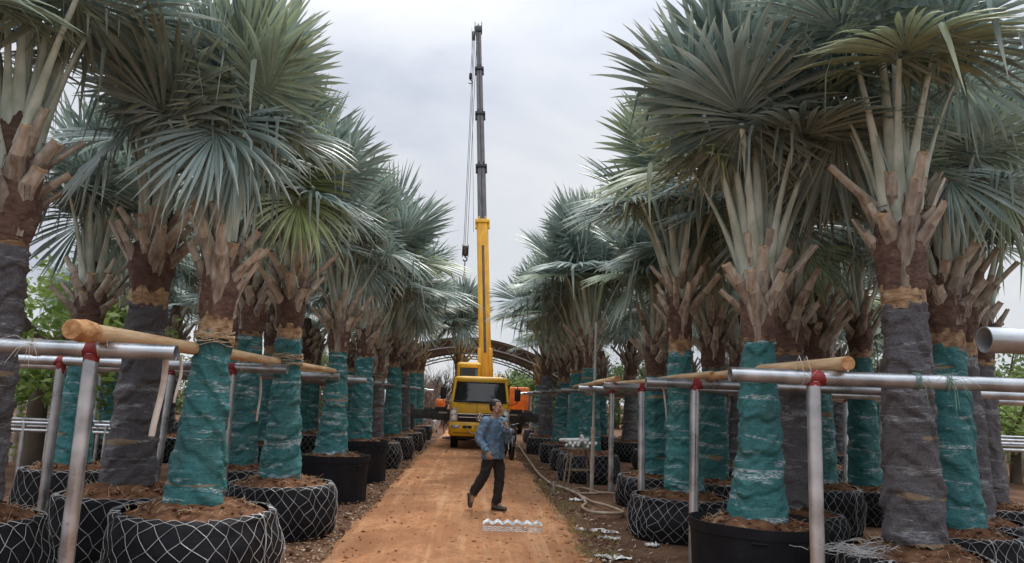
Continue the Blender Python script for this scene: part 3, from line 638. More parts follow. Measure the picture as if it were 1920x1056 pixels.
# the big felt-wrapped palms at both near ends
L1 = gy(-72, 955, 6.35); z1 = .70
build_palm(L1.x, 6.35, z1, 'thick grey felt-wrapped palm beside the sawn butt end of the wooden pole', None, 'felt', gy(28, 455, 6.35).z, 17, 1.08, 60, True, rb=.235, rt=.19, nst=16, petsub=True)
build_bag(L1.x+.02, 6.35, 'wire-netted bag of the felt-wrapped palm beside the sawn pole butt', 'net', .62, .66, 21)
build_palm(-3.72, 8.35, .67, 'grey felt-wrapped palm behind the hanging pale straps', None, 'felt', gy(262, 563, 8.35).z, 17, 1.0, 61, True, rb=.255, rt=.18, nst=18)
build_bag(-3.72, 8.35, 'wire-netted bag of the felt-wrapped palm behind the hanging straps', 'net', .72, .62, 22)
R1 = gy(1714, 1000, 6.3)
build_palm(R1.x, 6.3, .66, 'thick grey felt-wrapped palm standing in the tangle of loose wire', None, 'felt', gy(1703, 562, 6.3).z, 18, 1.08, 62, True, rb=.23, rt=.16, nst=15)
build_bag(R1.x, 6.3, 'bag under the thick felt-wrapped palm with loose wire ends on top', 'net', .62, .60, 23)

# palms of the rows behind
EXTRA = [(1482, 9.2, 'felt', 'grey-wrapped palm squeezed between the big plain black bag and the red-jointed post'),
         (1535, 11.2, 'teal', 'teal-wrapped palm seen behind the red-jointed post past the plain black bag'),
         (1618, 12.2, 'teal', 'teal-wrapped palm behind the short raked post beside the thick felt palm'),
         (1785, 7.7, 'teal', 'teal-wrapped palm half hidden behind the palm standing in loose wire'),
         (1810, 8.8, 'felt', 'grey-wrapped palm next to the half-hidden teal palm near the steel racks'),
         (1845, 10.2, 'felt', 'grey-wrapped palm nearest the steel racks and picket fence'),
         (1337, 12.0, 'teal', 'teal-wrapped palm standing just behind the netted bag under the red-jointed bar'),
         (140, 10.6, 'teal', 'teal-wrapped palm between the thick felt palm and the strap-side felt palm'),
         (455, 11.8, 'teal', 'teal-wrapped palm in the gap between the two rope-tied teal palms')]
EXTRA = [(gy(a, 800, b).x, b, c, d) for a, b, c, d in EXTRA]
k = 0; BACK = []
ROWN = ['second', 'third', 'fourth', 'fifth', 'sixth']
for side in (-1, 1):
    for c, x0 in enumerate((5.0, 7.6, 10.3, 13.0, 15.6)):
        for r_ in range(12):
            y = 9.4 + r_*2.75 + (.9 if c % 2 else 0) + random.Random(k*3).uniform(-.35, .35); x = side*(x0+random.Random(k*5+1).uniform(-.35, .35)); k += 1
            px, py = proj((x, y, 1.5))
            if px < 100 or px > 1815: continue
            if c >= 1 and y > 33: continue
            if c >= 3 and y > 30: continue
            if any((x-q[0])**2+(y-q[1])**2 < 2.4 for q in EXTRA): continue
            BACK.append((x, y, None, ROWN[c]))
for q in EXTRA: BACK.append((q[0], q[1], q[2], q[3]))
for x, y in ((-2.5, 27.6), (-2.45, 30.6), (2.5, 27.8), (2.5, 31.0)): BACK.append((x, y, None, 'beyond'))
for i, (x, y, w, info) in enumerate(BACK):
    w = w or ('teal' if random.Random(i*11+3).random() < .62 else 'felt')
    where = 'across from the hose' if x < 0 else 'on the hose side'
    if info == 'beyond': lb = f'{CW[w]} palm in the roadside row beyond the crane truck {where}'; gp = f'{w} palms beyond the crane truck {where}'; bl = f'wire-netted bag of a {CW[w]} palm beyond the crane truck {where}'; bg_ = 'bags beyond the crane '+w+where
    elif info in ROWN: lb = f'{CW[w]} palm in the {info} row back from the road, {where}'; gp = f'{w} palms of the {info} row {where}'; bl = f'wire-netted bag of a {CW[w]} palm, {info} row back from road, {where}'; bg_ = f'{w} bags of the {info} row {where}'
    else: lb = info; gp = None; bg_ = None; bl = 'wire-netted bag of the ' + ' '.join(info.split()[:9])
    near = y < 16
    bh = .5+.12*random.Random(i).random()
    build_palm(x, y, bh*.97+.055, lb, gp, w, 2.35+.35*random.Random(i+5).random(), 17 if near else 15, random.Random(i+9).uniform(.9, 1.1), 100+i, False, nst=12, petsub=near, rb=.245, rt=.15)
    build_bag(x, y, bl, 'net', .6, bh, i, group=bg_)

# ------------------------------------------------------------------ pipe frames
PR = .058; PZ = 2.0
def weld_paint(x, y, z, seed, parent, side):
    """red primer brushed round the joint: a ragged sleeve on the bar and one on the post"""
    rr = random.Random(seed); b = MB(); n = 18
    w0, w1 = rr.uniform(.05, .08), rr.uniform(.05, .10); rings = []
    for u in (-1, -.5, 0, .5, 1):
        ring = []
        for k in range(n):
            t = 2*math.pi*k/n; ext = (w0 if u < 0 else w1)*(1+.45*noise.noise(Vector((math.cos(t)*2, math.sin(t)*2, seed*3.3))))*(.75-.25*math.sin(t))
            ring.append(Vector((x+u*ext, y+(PR+.0025)*math.cos(t), z+(PR+.0025)*math.sin(t))))
        rings.append(ring)
    b.loft(rings, 0, True)
    rings = []
    L_ = rr.uniform(.03, .06)
    for u in (0, .5, 1):
        ring = []
        for k in range(n):
            t = 2*math.pi*k/n; drip = L_*(1+.6*noise.noise(Vector((math.cos(t)*2.5, math.sin(t)*2.5, seed*7.1)))+ (1.0 if noise.noise(Vector((math.cos(t)*6, math.sin(t)*6, seed))) > .38 else 0))
            ring.append(Vector((x+(PR*.92+.003)*math.cos(t), y+(PR*.92+.003)*math.sin(t), z-PR*.6-u*drip)))
        rings.append(ring)
    b.loft(rings, 0, True)
    return b.build('red_joint', M['red'], parent)
M['twine'] = mat('tie_wire', (.62, .58, .50), (.4, .34, .27), scale=20, rough=.6)
def pipe_frame(y, side, xe, length, posts, label, seed, z=PZ, r=PR, yaw=0.0, group=None, joints=True):
    rr = random.Random(seed); x0 = side*xe; x1 = side*(xe+length)
    t = thing('pipe_frame', label, 'pipe frame', (x0, y, 0), yaw*side, group)
    b = MB(); b.pipe((0, 0, z), (x1-x0, 0, z+rr.uniform(-.02, .02)), r, .006, 24, 0, 1); b.build('crossbar', [M['steel'], M['steel_in']], t)
    for i, d in enumerate(posts):
        px = side*d; lean = rr.uniform(-.03, .03) if d < 1.2 else rr.uniform(-.10, .10)
        b = MB(); b.tube([(px+lean, rr.uniform(-.03, .03), -.12), (px, 0, z-r*.55)], r*.93, n=18); 
        po = b.build('post', M['steel'], t)
        if y < 8: bb = MB(); bb.cyl((px+lean*.65, -r*.93-.012, .75), (px+lean*.65, -r*.9, .75), .011, 8); bb.build('bolt', M['steel_in'], po)
        if joints and d < 7: weld_paint(px, 0, z, seed*10+i, t, side)
    return t
LY = [5.72, 9.2, 12.3, 15.05, 18.0, 20.9, 23.6, 27.0, 30.2, 33.5, 37.0]
RY = [3.42, 5.77, 8.73, 11.75, 14.75, 17.9, 20.9, 23.7, 27.2, 30.4, 33.6, 37.0]
for i, y in enumerate(LY):
    nb = sum(1 for q in LY if q < 26); o = nb-1-i
    where = 'across from the hose'
    lb = f'galvanised pipe frame with red joints, {ORD[o]} from the crane truck, row {where}' if y < 26 else f'galvanised pipe frame standing beyond the crane truck {where}'
    pipe_frame(y, -1, 2.30+.05*math.sin(i*1.7), 10 if y < 14 else 8, [.62+.05*math.sin(i), 2.7, 5.2, 7.7] if i else [.62, 3.2, 5.7], lb, 10+i, group='pipe frames along the rows' if y < 26 else 'pipe frames beyond the crane '+where, yaw=R(rng.uniform(-.8, .8)))
for i, y in enumerate(RY):
    nb = sum(1 for q in RY if q < 26); o = nb-1-i
    where = 'beside the hose'
    lb = f'galvanised pipe frame with red joints, {ORD[o]} from the crane truck, row {where}' if y < 26 else f'galvanised pipe frame standing beyond the crane truck {where}'
    z = PZ
    xe = 1.96
    if i == 0: p = gy(1845, 637, y); xe = p.x; z = p.z
    pipe_frame(y, 1, xe, 10 if y < 14 else 8, [.62+.05*math.sin(i*2), 2.9, 5.4, 7.9] if i else [2.6, 5.4], lb, 40+i, z=z, r=PR*1.08 if i == 0 else PR, group='pipe frames along the rows' if y < 26 else 'pipe frames beyond the crane '+where, yaw=R(rng.uniform(-.8, .8)) if i > 1 else 0)

# ------------------------------------------------------------------ peeled wooden poles lying across the pipes
def wood_pole(p0, p1, r0, r1, label, seed, butt=False, group=None):
    rr = random.Random(seed); p0 = Vector(p0); p1 = Vector(p1); K = 22; d = p1-p0
    t = thing('wooden_pole', label, 'wooden pole', p0, 0, group)
    pts = []; rad = []
    for i in range(K):
        s = i/(K-1); o = Vector((.02*noise.noise(Vector((s*3, seed, 0))), 0, .012*noise.noise(Vector((s*3, seed, 5)))))*math.sin(s*math.pi)*2
        pts.append(d*s+o); rad.append((r0+(r1-r0)*s)*(1+.05*noise.noise(Vector((s*14, seed, 1))) + (.09 if rr.random() < .12 else 0)))
    b = MB(); b.tube(pts, rad, n=16, cap=True); b.build('pole', M['wood'], t)
    b = MB(); n = 20; T = d.normalized(); N = (Vector((0, 0, 1))-T*T.z).normalized(); B = T.cross(N)
    if butt:     # thick butt with rough bark left on it
        rings = []
        for u, q in ((-.10, 1.02), (-.092, 1.09), (-.02, 1.16), (.06, 1.24), (.12, 1.16), (.17, 1.03)):
            rings.append([T*u + (N*math.cos(2*math.pi*k/n)+B*math.sin(2*math.pi*k/n))*r0*q*(1+(.12 if u > 0 else .04)*noise.noise(Vector((k*.9, u*40, seed)))) + T*(.03*noise.noise(Vector((k*1.3, 2, seed))) if u > .1 else 0) for k in range(n)])
        b.loft(rings, 0, True, cap0=True)
    else:
        b.loft([[T*u+(N*math.cos(2*math.pi*k/n)+B*math.sin(2*math.pi*k/n))*r0*q for k in range(n)] for u, q in ((-.004, .97), (.012, 1.012))], 0, False, cap0=True)
    b.build('sawn_end', M['woodend'], t)
    return t
M['wood2'] = M['wood']
def ties_on(y, x, zc, rp, seed, name='wire_tie'):
    """wire loop binding a wooden pole to the pipe under it"""
    rr = random.Random(seed); b = MB()
    for k in range(2):
        pts = []; o = .035*(k-.5)*2
        for i in range(21):
            t = 2*math.pi*i/20; pts.append((x+o+.012*math.sin(t*2), y+(PR+.02)*math.sin(t)*1.0+o*.4, zc+(rp+PR+.006)*math.cos(t)))
        b.tube(pts, .0035, n=4, cap=False)
    p = Vector((x, y-PR-.01, zc-.02))
    b.tube([p, p+Vector((.03, -.03, -.02)), p+Vector((.07, -.05, .03))], .002, n=3, cap=False)
    return b
zt = PZ+PR
A = gy(150, 618, 5.38); Bp = gy(640, 698, 12.75)
wood_pole((A.x, 5.38, zt+.058), (Bp.x-.05, 12.4, zt+.036), .067, .036, 'thick peeled pole with rough sawn butt lying across pipes in front of grey-wrapped palm', 1, True)
wood_pole((-3.08, 11.7, zt+.045), (-2.75, 19.0, zt+.03), .045, .028, 'thin peeled pole continuing beyond the thick-butted pole toward the crane', 2)
A = gy(1590, 667, 5.62)
wood_pole((A.x, 5.62, zt+.055), (2.62, 12.4, zt+.036), .055, .038, 'peeled pole with cracked round end lying across pipes beside the tall felt-wrapped palm', 3)
A = gy(1335, 693, 8.55)
wood_pole((A.x, 8.5, zt+.047), (2.55, 15.1, zt+.035), .045, .033, 'thinner peeled pole with a knotty end lying alongside the cracked one', 4)
wood_pole((2.12, 11.4, zt+.05), (2.3, 18.3, zt+.03), .05, .03, 'short pale peeled pole poking out over the pipe above the stool', 5)
wood_pole((4.9, 6.2, zt+.05), (9.5, 6.05, zt+.05), .05, .045, 'brown wooden rail tied along the long pipe past the felt-wrapped palm', 6)
n_t = 0
def tie_thing(x, y, zc, rp, label):
    global n_t
    n_t += 1; tag(ties_on(y, x, zc, rp, n_t).build('wire_tie', M['twine']), label, 'tie')
tie_thing(gy(200, 640, 5.72).x, 5.72, PZ+.055, .05, 'wire loops binding the thick-butted pole to the pipe')
tie_thing(-2.86, 9.2, PZ+.05, .045, 'wire loops binding thick-butted pole to the second pipe')
tie_thing(gy(1508, 700, 5.77).x-.01, 5.77, PZ+.05, .05, 'wire loop over the cracked-end pole at the red joint')
tie_thing(2.78, 8.73, PZ+.05, .045, 'wire loop binding the two peeled poles above the netted bag')

# pale straps hanging from the pipe, green twine
M['strap'] = mat('pale_strap', (.62, .55, .48), (.45, .38, .32), scale=12, rough=.7, bump=.2)
def strap(px_top, px_bot, Y, w, label, curl=0.0):
    p0, p1 = gy(*px_top, Y), gy(*px_bot, Y); b = MB(); K = 10; L_, R_ = [], []
    for i in range(K):
        s = i/(K-1); c = p0.lerp(p1, s)+Vector((.01*math.sin(s*4), .02*math.sin(s*5), 0)); a = .3+curl*s
        q = Vector((math.cos(a), math.sin(a), 0))*w*.5; L_.append(c-q); R_.append(c+q)
    vs = L_+R_+[v+Vector((0, .002, 0)) for v in L_]+[v+Vector((0, .002, 0)) for v in R_]; fs = []
    for i in range(K-1): fs += [(i, i+1, K+i+1, K+i), (2*K+i, 3*K+i, 3*K+i+1, 2*K+i+1), (i, 2*K+i, 2*K+i+1, i+1), (K+i, K+i+1, 3*K+i+1, 3*K+i)]
    b.add(vs, fs, 0, True); tag(b.build('hanging_strap', M['strap']), label, 'strap')
strap((311, 655), (288, 818), 5.80, .045, 'wide pale strap hanging from the end of the pipe')
strap((338, 666), (330, 755), 5.80, .022, 'narrow pale strap hanging at the open pipe mouth', .8)
strap((488, 705), (483, 790), 9.32, .028, 'brown strap hanging from the second pipe beside a teal-wrapped palm', .5)
strap((1243, 722), (1250, 790), 8.8, .03, 'ragged pale strip hanging from pipe in front of teal-wrapped palm', .7)
M['gtwine'] = mat('green_twine', (.20, .36, .30), (.12, .24, .2), scale=20, rough=.6)
def twine_tuft(px, Y, label, seed, n=10, m='gtwine'):
    rr = random.Random(seed); p = gy(*px, Y); b = MB()
    for k in range(4):
        pts = [(p.x+.012*(k-1.5)+.006*math.sin(i), Y+(PR+.008)*math.sin(2*math.pi*i/16), PZ+(PR+.008)*math.cos(2*math.pi*i/16)) for i in range(17)]
        b.tube(pts, .003, n=4, cap=False)
    c = Vector((p.x, Y-PR-.01, PZ+.02))
    for k in range(n):
        d = Vector((rr.gauss(0, .6), -.3, rr.uniform(-1.4, .5))).normalized()*rr.uniform(.08, .26); b.tube([c, c+d*.5+Vector((0, -.02, .02)), c+d+Vector((0, 0, -.05))], .0022, n=3, cap=False)
    tag(b.build('twine_knot', M[m]), label, 'twine')
twine_tuft((1772, 715), 5.77, 'frayed green twine knotted round the pipe beside the felt-wrapped palm', 1, 16)
twine_tuft((68, 660), 5.72, 'white twine ends sticking out beside the red pipe joint', 2, 8, 'twine')
twine_tuft((1716, 715), 5.77, 'thin green twine band on the long pipe in front of the felt wrap', 3, 4)

# loose wire tangle on the bag of the felt-wrapped palm
def wire_tangle():
    rr = random.Random(5); b = MB(); c = gz(1630, 1035, .62)
    for k in range(150):
        p = Vector((c.x+rr.gauss(0, .16), c.y+rr.gauss(0, .10), .60+abs(rr.gauss(0, .035)))); a = rr.uniform(-.5, .5)+rr.choice((0, math.pi)); pts = [p]
        for i in range(3):
            a += rr.gauss(0, .45); p = p+Vector((math.cos(a)*.055, math.sin(a)*.035, rr.uniform(-.012, .028))); pts.append(p)
        b.tube(pts, .0026, n=3, cap=False)
    tag(b.build('wire_tangle', M['wire']), 'tangle of cut silver wire heaped at the foot of the felt-wrapped palm', 'wire tangle', kind='stuff')
wire_tangle()

# ------------------------------------------------------------------ crane truck
M['yellow'] = mat('crane_yellow', (.90, .50, .010), (.80, .42, .010), scale=2.5, rough=.38, bump=.03, coat=.3, spec=.5, detail=6)
M['yellow_worn'] = mat('boom_yellow', (.88, .46, .02), (.70, .33, .025), scale=2.2, rough=.5, bump=.05, stretch=(3, 3, .6), detail=8)
M['grey_boom'] = mat('boom_grey', (.16, .145, .14), (.085, .075, .075), scale=3, rough=.5, stretch=(4, 4, .3), detail=8, bump=.05)
M['grease'] = mat('grease_streak', (.20, .105, .045), (.07, .05, .04), scale=3, rough=.6, stretch=(5, 5, .5), c3=(.40, .20, .06))
M['dark'] = mat('black_plastic', (.022, .022, .024), (.012, .012, .014), scale=9, rough=.5, bump=.05)
M['outr'] = mat('outrigger_grey', (.10, .10, .102), (.055, .055, .058), scale=3, rough=.55, bump=.1, c3=(.15, .14, .13))
M['tyre'] = mat('tyre_rubber', (.03, .028, .026), (.015, .014, .014), scale=9, rough=.9, bump=.2)
M['rim'] = mat('wheel_rim', (.30, .29, .28), (.18, .16, .15), scale=9, rough=.5, metal=.5)
M['chrome'] = mat('chrome', (.75, .76, .78), (.6, .6, .62), scale=5, rough=.15, metal=1.0)
M['lens'] = mat('lamp_lens', (.55, .57, .58), (.22, .23, .24), scale=22, rough=.12, metal=.3, coat=.8)
M['amber'] = mat('amber_lens', (.7, .25, .03), (.5, .15, .02), scale=20, rough=.2)
M['cable'] = mat('steel_cable', (.16, .16, .16), (.10, .10, .10), scale=30, rough=.5, metal=.5)
M['white'] = mat('white_paint', (.75, .75, .73), (.62, .62, .6), scale=6, rough=.6)
M['seat'] = mat('seat_cover', (.42, .32, .22), (.3, .22, .15), scale=6, rough=.9)
def glass_mat(name, tint, alpha):
    m = bpy.data.materials.new(name); m.use_nodes = True; N = m.node_tree.nodes; L = m.node_tree.links; b = N['Principled BSDF']
    b.inputs['Base Color'].default_value = (*tint, 1); b.inputs['Roughness'].default_value = .04; b.inputs['Specular IOR Level'].default_value = .8
    tr = N.new('ShaderNodeBsdfTransparent'); tr.inputs[0].default_value = (.75, .8, .78, 1); ms = N.new('ShaderNodeMixShader'); ms.inputs[0].default_value = alpha
    L.new(tr.outputs[0], ms.inputs[1]); L.new(b.outputs[0], ms.inputs[2]); L.new(ms.outputs[0], N['Material Output'].inputs[0]); return m
M['glass'] = glass_mat('cab_glass', (.02, .025, .025), .62)

def wheel(parent, name, c, r, w, axis_side):
    t = obj(name, None, parent, c); b = MB()
    prof = [(r*.60, -w/2), (r*.93, -w/2), (r, -w*.36), (r, w*.36), (r*.93, w/2), (r*.60, w/2)]
    rot = Matrix.Rotation(math.pi/2, 3, 'Y')
    n = 28; rings = []
    for rr_, x in prof: rings.append([Vector((x, rr_*math.cos(2*math.pi*k/n), rr_*math.sin(2*math.pi*k/n))) for k in range(n)])
    b.loft(rings, 0, True)
    for k in range(n):
        a = 2*math.pi*k/n; b.box((0, (r+.003)*math.cos(a), (r+.003)*math.sin(a)), (w*.7, .03, .016), Matrix.Rotation(a-math.pi/2, 3, 'X'))
    b.build('tyre', M['tyre'], t)
    b = MB(); s = axis_side; n = 20; rings = []
    for rr_, x in ((r*.61, w*.5), (r*.55, w*.30), (r*.3, w*.22), (r*.22, w*.42), (.001, w*.44)): rings.append([Vector((s*x, rr_*math.cos(2*math.pi*k/n), rr_*math.sin(2*math.pi*k/n))) for k in range(n)])
    b.loft(rings, 0, True)
    for k in range(6): a = k*math.pi/3; b.cyl((s*w*.22, r*.4*math.cos(a), r*.4*math.sin(a)), (s*w*.30, r*.4*math.cos(a), r*.4*math.sin(a)), .015, 6)
    b.build('rim', M['rim'], t)
    return t
def rrect(w, d, cy, z, rc, n=6):
    """rounded rectangle ring, width w (x), depth d (y), centred at y=cy"""
    pts = []
    for sx, sy, a0 in ((1, -1, -90), (1, 1, 0), (-1, 1, 90), (-1, -1, 180)):
        for i in range(n+1):
            a = R(a0+90*i/n); pts.append(Vector((sx*(w/2-rc)+rc*math.cos(a), cy+sy*(d/2-rc)+rc*math.sin(a), z)))
    return pts
def build_crane():
    CY = 25.1; cx = .05
    T = thing('crane_truck', 'yellow crane truck with raised telescopic boom and spread outriggers on the road', 'crane truck', (cx, CY, 0))
    W_ = 2.0
    # cab shell: front is at y=0, deeper behind; the windscreen leans back
    def prof(z):    # width, front y
        if z < 1.55: return W_, .0+.02*max(0, (1.0-z))
        u = (z-1.55)/.80; return W_-.20*u, .02+.34*u
    b = MB(); rings = []
    for z in (.62, .75, .9, 1.1, 1.3, 1.5, 1.56):
        w, f = prof(z); rings.append(rrect(w, 1.55-f, (f+1.55)/2, z, .13))
    b.loft(rings, 0, True)
    # pillars and roof above the belt line
    pr = [prof(z) for z in (1.56, 2.28)]
    for sx in (-1, 1):
        b.tube([(sx*(pr[0][0]/2-.05), pr[0][1]+.05, 1.54), (sx*(pr[1][0]/2-.05), pr[1][1]+.05, 2.30)], .055, n=8)
        b.box((sx*.95, 1.3, 1.92), (.08, .5, .76)); b.tube([(sx*.97, .72, 1.54), (sx*.90, .76, 2.3)], .04, n=6)
    b.box((0, 1.52, 1.9), (1.85, .06, .8))
    rings = [rrect(prof(z)[0]*k_, 1.25*k_, .34+.62, z2, .16*k_) for z, z2, k_ in ((2.28, 2.26, 1.0), (2.28, 2.32, 1.02), (2.28, 2.38, 1.0), (2.28, 2.43, .93), (2.28, 2.455, .7))]
    b.loft(rings, 0, True, cap0=True, cap1=True)
    b.build('cab', M['yellow'], T)
    b = MB()    # windscreen with black frame
    zs = (1.60, 1.75, 1.95, 2.12, 2.24)
    def ws(z, u, off): w, f = prof(z); x = u*(w/2-.10); return Vector((x, f+.02-off+.07*u*u*abs(u), z))
    g = MB(); rows = [[ws(z, -1+2*i/12, .015) for i in range(13)] for z in zs]
    g.loft(rows, 0, True, closed=False)
    wsg = g.build('windscreen', M['glass'], T)
    fr = [ws(1.60, -1+2*i/12, .02) for i in range(13)]+[ws(z, 1, .02) for z in zs[1:]]+[ws(2.24, 1-2*i/12, .02) for i in range(1, 13)]+[ws(z, -1, .02) for z in zs[-2:0:-1]]
    b.tube(fr+fr[:2], .022, n=6, cap=False); b.build('window_seal', M['dark'], wsg)
    for sx in (-1, 1):
        g = MB(); g.box((sx*.975, .55, 1.9), (.012, .75, .6)); g.build('side_window', M['glass'], T)
    # interior: seats, steering wheel, sun-bleached papers on the dash
    b = MB(); b.box((0, .95, 1.35), (1.7, .9, .1), bev=.03)
    for x in (-.48, .42): b.box((x, 1.12, 1.70), (.46, .16, .62), Matrix.Rotation(.2, 3, 'X'), bev=.06); b.box((x, 1.18, 2.05), (.28, .12, .18), bev=.05)
    b.build('seats', M['seat'], T)
    b = MB(); b.box((0, .35, 1.56), (1.7, .5, .06), bev=.02); b.tube([(.42+.19*math.cos(a), .62+.06*math.sin(a), 1.68+.17*math.sin(a)) for a in [2*math.pi*i/20 for i in range(21)]], .014, n=6, cap=False); b.cyl((.42, .4, 1.58), (.42, .6, 1.68), .02); b.build('dashboard', M['dark'], T)
    b = MB(); b.box((.1, .3, 1.605), (.4, .2, .02), Matrix.Rotation(.2, 3, 'Z')); b.build('papers', M['white'], T)
    for x0, x1 in ((-.35, .0), (.35, .72)):
        b = MB(); b.tube([(x0, -.02, 1.56), (x0+.08, -.03, 1.62), (x1+.25, .0, 1.60)], .012, n=5); b.box((x0, -.02, 1.555), (.07, .04, .04)); b.build('wiper', M['dark'], T)
    # hood panel seams
    b = MB(); b.box((-.1, -.004, 1.37), (.012, .012, .36)); b.box((0, -.004, 1.545), (1.55, .014, .012)); b.box((.35, -.005, 1.215), (.5, .012, .03)); b.build('panel_seam', M['dark'], T)
    # grille and emblem
    b = MB(); b.box((0, -.012, 1.07), (1.46, .05, .26), bev=.015); gr = b.build('grille', M['dark'], T)
    b = MB(); b.box((0, -.045, 1.19), (1.44, .02, .025)); b.build('chrome_bar', M['chrome'], gr)
    b = MB(); b.box((0, -.045, 1.08), (1.40, .02, .02)); b.build('chrome_bar', M['chrome'], gr)
    b = MB(); b.tube([(.0+.115*math.cos(a), -.06, 1.09+.115*math.sin(a)) for a in [2*math.pi*i/24 for i in range(25)]], .016, n=6, cap=False)
    b.box((-.035, -.06, 1.125), (.12, .02, .035), Matrix.Rotation(-.75, 3, 'Y')); b.box((-.035, -.06, 1.055), (.12, .02, .035), Matrix.Rotation(.75, 3, 'Y')); b.box((.04, -.06, 1.12), (.09, .02, .03), Matrix.Rotation(-.75, 3, 'Y')); b.box((.04, -.06, 1.06), (.09, .02, .03), Matrix.Rotation(.75, 3, 'Y'))
    b.build('emblem', M['chrome'], gr)
    for sx in (-1, 1):
        b = MB(); b.loft([[Vector((sx*x, y, z)) for x, z in ((.735, .96), (.97, .93), (.985, 1.36), (.78, 1.39))] for y in (.02, -.03)], 0, False, cap0=True, cap1=True); hl = b.build('headlight', M['lens'], T)
        b = MB(); b.cyl((sx*.87, -.03, 1.24), (sx*.87, -.045, 1.24), .075, 16); b.cyl((sx*.86, -.03, 1.07), (sx*.86, -.045, 1.07), .07, 16); b.build('reflector', M['chrome'], hl)
        b = MB(); b.box((sx*.93, -.035, 1.335), (.08, .02, .05)); b.build('indicator', M['amber'], hl)
    # bumper
    b = MB(); rings = [rrect(2.04, .34, .11, z, .1) for z in (.46, .52, .70, .86, .90)]
    rings[0] = rrect(1.9, .25, .12, .46, .08); rings[-1] = rrect(1.98, .28, .12, .915, .09)
    b.loft(rings, 0, True, cap0=True, cap1=True); bp_ = b.build('bumper', M['yellow'], T)
    b = MB(); b.box((-.40, -.062, .76), (.30, .02, .09), bev=.01); b.box((.40, -.062, .76), (.30, .02, .09), bev=.01); b.box((0, -.062, .56), (1.7, .012, .02)); b.build('tow_slot', M['dark'], bp_)
    for sx in (-1, 1): b = MB(); b.box((sx*.80, -.06, .76), (.27, .03, .11), bev=.02); b.build('fog_lamp', M['lens'], bp_)
    b = MB(); b.box((.05, -.066, .76), (.44, .012, .13)); b.build('number_plate', mat('plate_yellow', (.75, .45, .05), (.6, .35, .04), scale=20, rough=.5), bp_)
    b = MB(); b.tube([(-.42, -.08, .76), (-.36, -.10, .60), (-.15, -.12, .55), (.12, -.11, .62), (.30, -.09, .78)], .022, n=8); b.build('tow_strap', M['raffia'], bp_)
    # mirrors on bent arms
    for sx in (-1, 1):
        b = MB(); b.tube([(sx*.93, .25, 2.12), (sx*1.05, .05, 2.24), (sx*1.20, .0, 2.20), (sx*1.24, .0, 2.08), (sx*1.24, .0, 1.60), (sx*1.02, .12, 1.50)], .016, n=6); ar = b.build('mirror', M['dark'], T)
        b = MB(); b.box((sx*1.24, -.01, 1.86), (.20, .09, .40), bev=.03); b.build('mirror_shell', M['dark'], ar)
    # chassis, deck, wheels
    b = MB()
    for sx in (-1, 1): b.box((sx*.40, 3.3, .72), (.10, 6.4, .22))
    for y in (.5, 1.6, 2.6, 4, 5.4, 6.4): b.box((0, y, .72), (.9, .1, .16))
    b.box((0, .9, .52), (1.7, .12, .12)); b.box((0, .35, .42), (1.5, .06, .14)); b.build('chassis', M['dark'], T)
    b = MB(); b.box((0, 4.2, .98), (2.05, 5.0, .14), bev=.03); b.box((-.85, 3.1, .62), (.35, 1.2, .45), bev=.04); b.box((.85, 3.1, .62), (.35, 1.2, .45), bev=.04); b.build('deck', M['yellow'], T)
    for sx in (-1, 1):
        wheel(T, 'wheel', (sx*.84, 1.0, .42), .42, .24, sx); wheel(T, 'wheel', (sx*.84, 5.2, .42), .42, .24, sx); wheel(T, 'wheel', (sx*.56, 5.2, .42), .42, .22, sx)
        b = MB(); b.tube([(sx*.86, 1.0+.56*math.cos(a), .42+.56*math.sin(a)) for a in [math.pi*i/10 for i in range(11)]], .05, n=6); b.build('wheel_arch', M['dark'], T)
    # outriggers: box beams in two stages with a jack leg and foot at the end
    for sx, far in ((-1, 2.45), (1, 2.35)):
        b = MB(); b.box((sx*(.9+far-.75)/2, 1.85, 1.10), (far-.75-.9, .30, .40), bev=.012); o = b.build('outrigger', M['outr'], T)
        b = MB(); b.box((sx*(far-.40), 1.85, 1.10), (.80, .24, .33), bev=.012); b.build('inner_beam', M['outr'], o)
        b = MB(); b.tube([(sx*(far-.02), 1.85, 1.42), (sx*(far-.02), 1.85, .5)], .085, n=14); b.tube([(sx*(far-.02), 1.85, .5), (sx*(far-.02), 1.85, .06)], .055, n=12); b.build('jack_leg', M['outr'], o)
        b = MB(); b.cyl((sx*(far-.02), 1.85, 0.0), (sx*(far-.02), 1.85, .07), .19, 18); b.build('jack_foot', M['outr'], o)
        b = MB(); b.box((sx*(far-1.15), 1.688, 1.17), (.30, .012, .05)); b.build('white_mark', M['white'], o)
        b = MB(); b.box((sx*(far-1.05), 1.70, 1.335), (.42, .10, .07)); b.box((sx*(far-.62), 1.72, 1.30), (.28, .08, .06)); b.build('wear_plate', M['outr'], o)
        b = MB()
        for q in (.25, .72, 1.2): b.cyl((sx*(far-q), 1.69, 1.02), (sx*(far-q), 1.675, 1.02), .028, 8)
        b.build('pin', M['dark'], o)
    # turntable and operator's cab
    b = MB(); b.cyl((0, 3.1, 1.05), (0, 3.1, 1.35), .62, 28); b.box((0, 3.2, 1.55), (1.35, 1.7, .45), bev=.05); b.box((.1, 4.3, 1.7), (1.5, .7, .7), bev=.08)
    for sx in (-1, 1): b.box((.32+sx*.34, 3.25, 2.15), (.07, 1.1, 1.0), bev=.02)
    b.build('turntable', M['yellow'], T)
    b = MB(); b.loft([rrect(.86, 1.35, 2.65, z, .12) for z in (1.5, 1.9, 2.3)], 0, True, cap0=True)
    oc_x = -.46
    for sx in (-1, 1):
        for yy in (2.05, 3.25): b.tube([(sx*.37, yy, 2.28), (sx*.36, yy, 2.88)], .065, n=8)
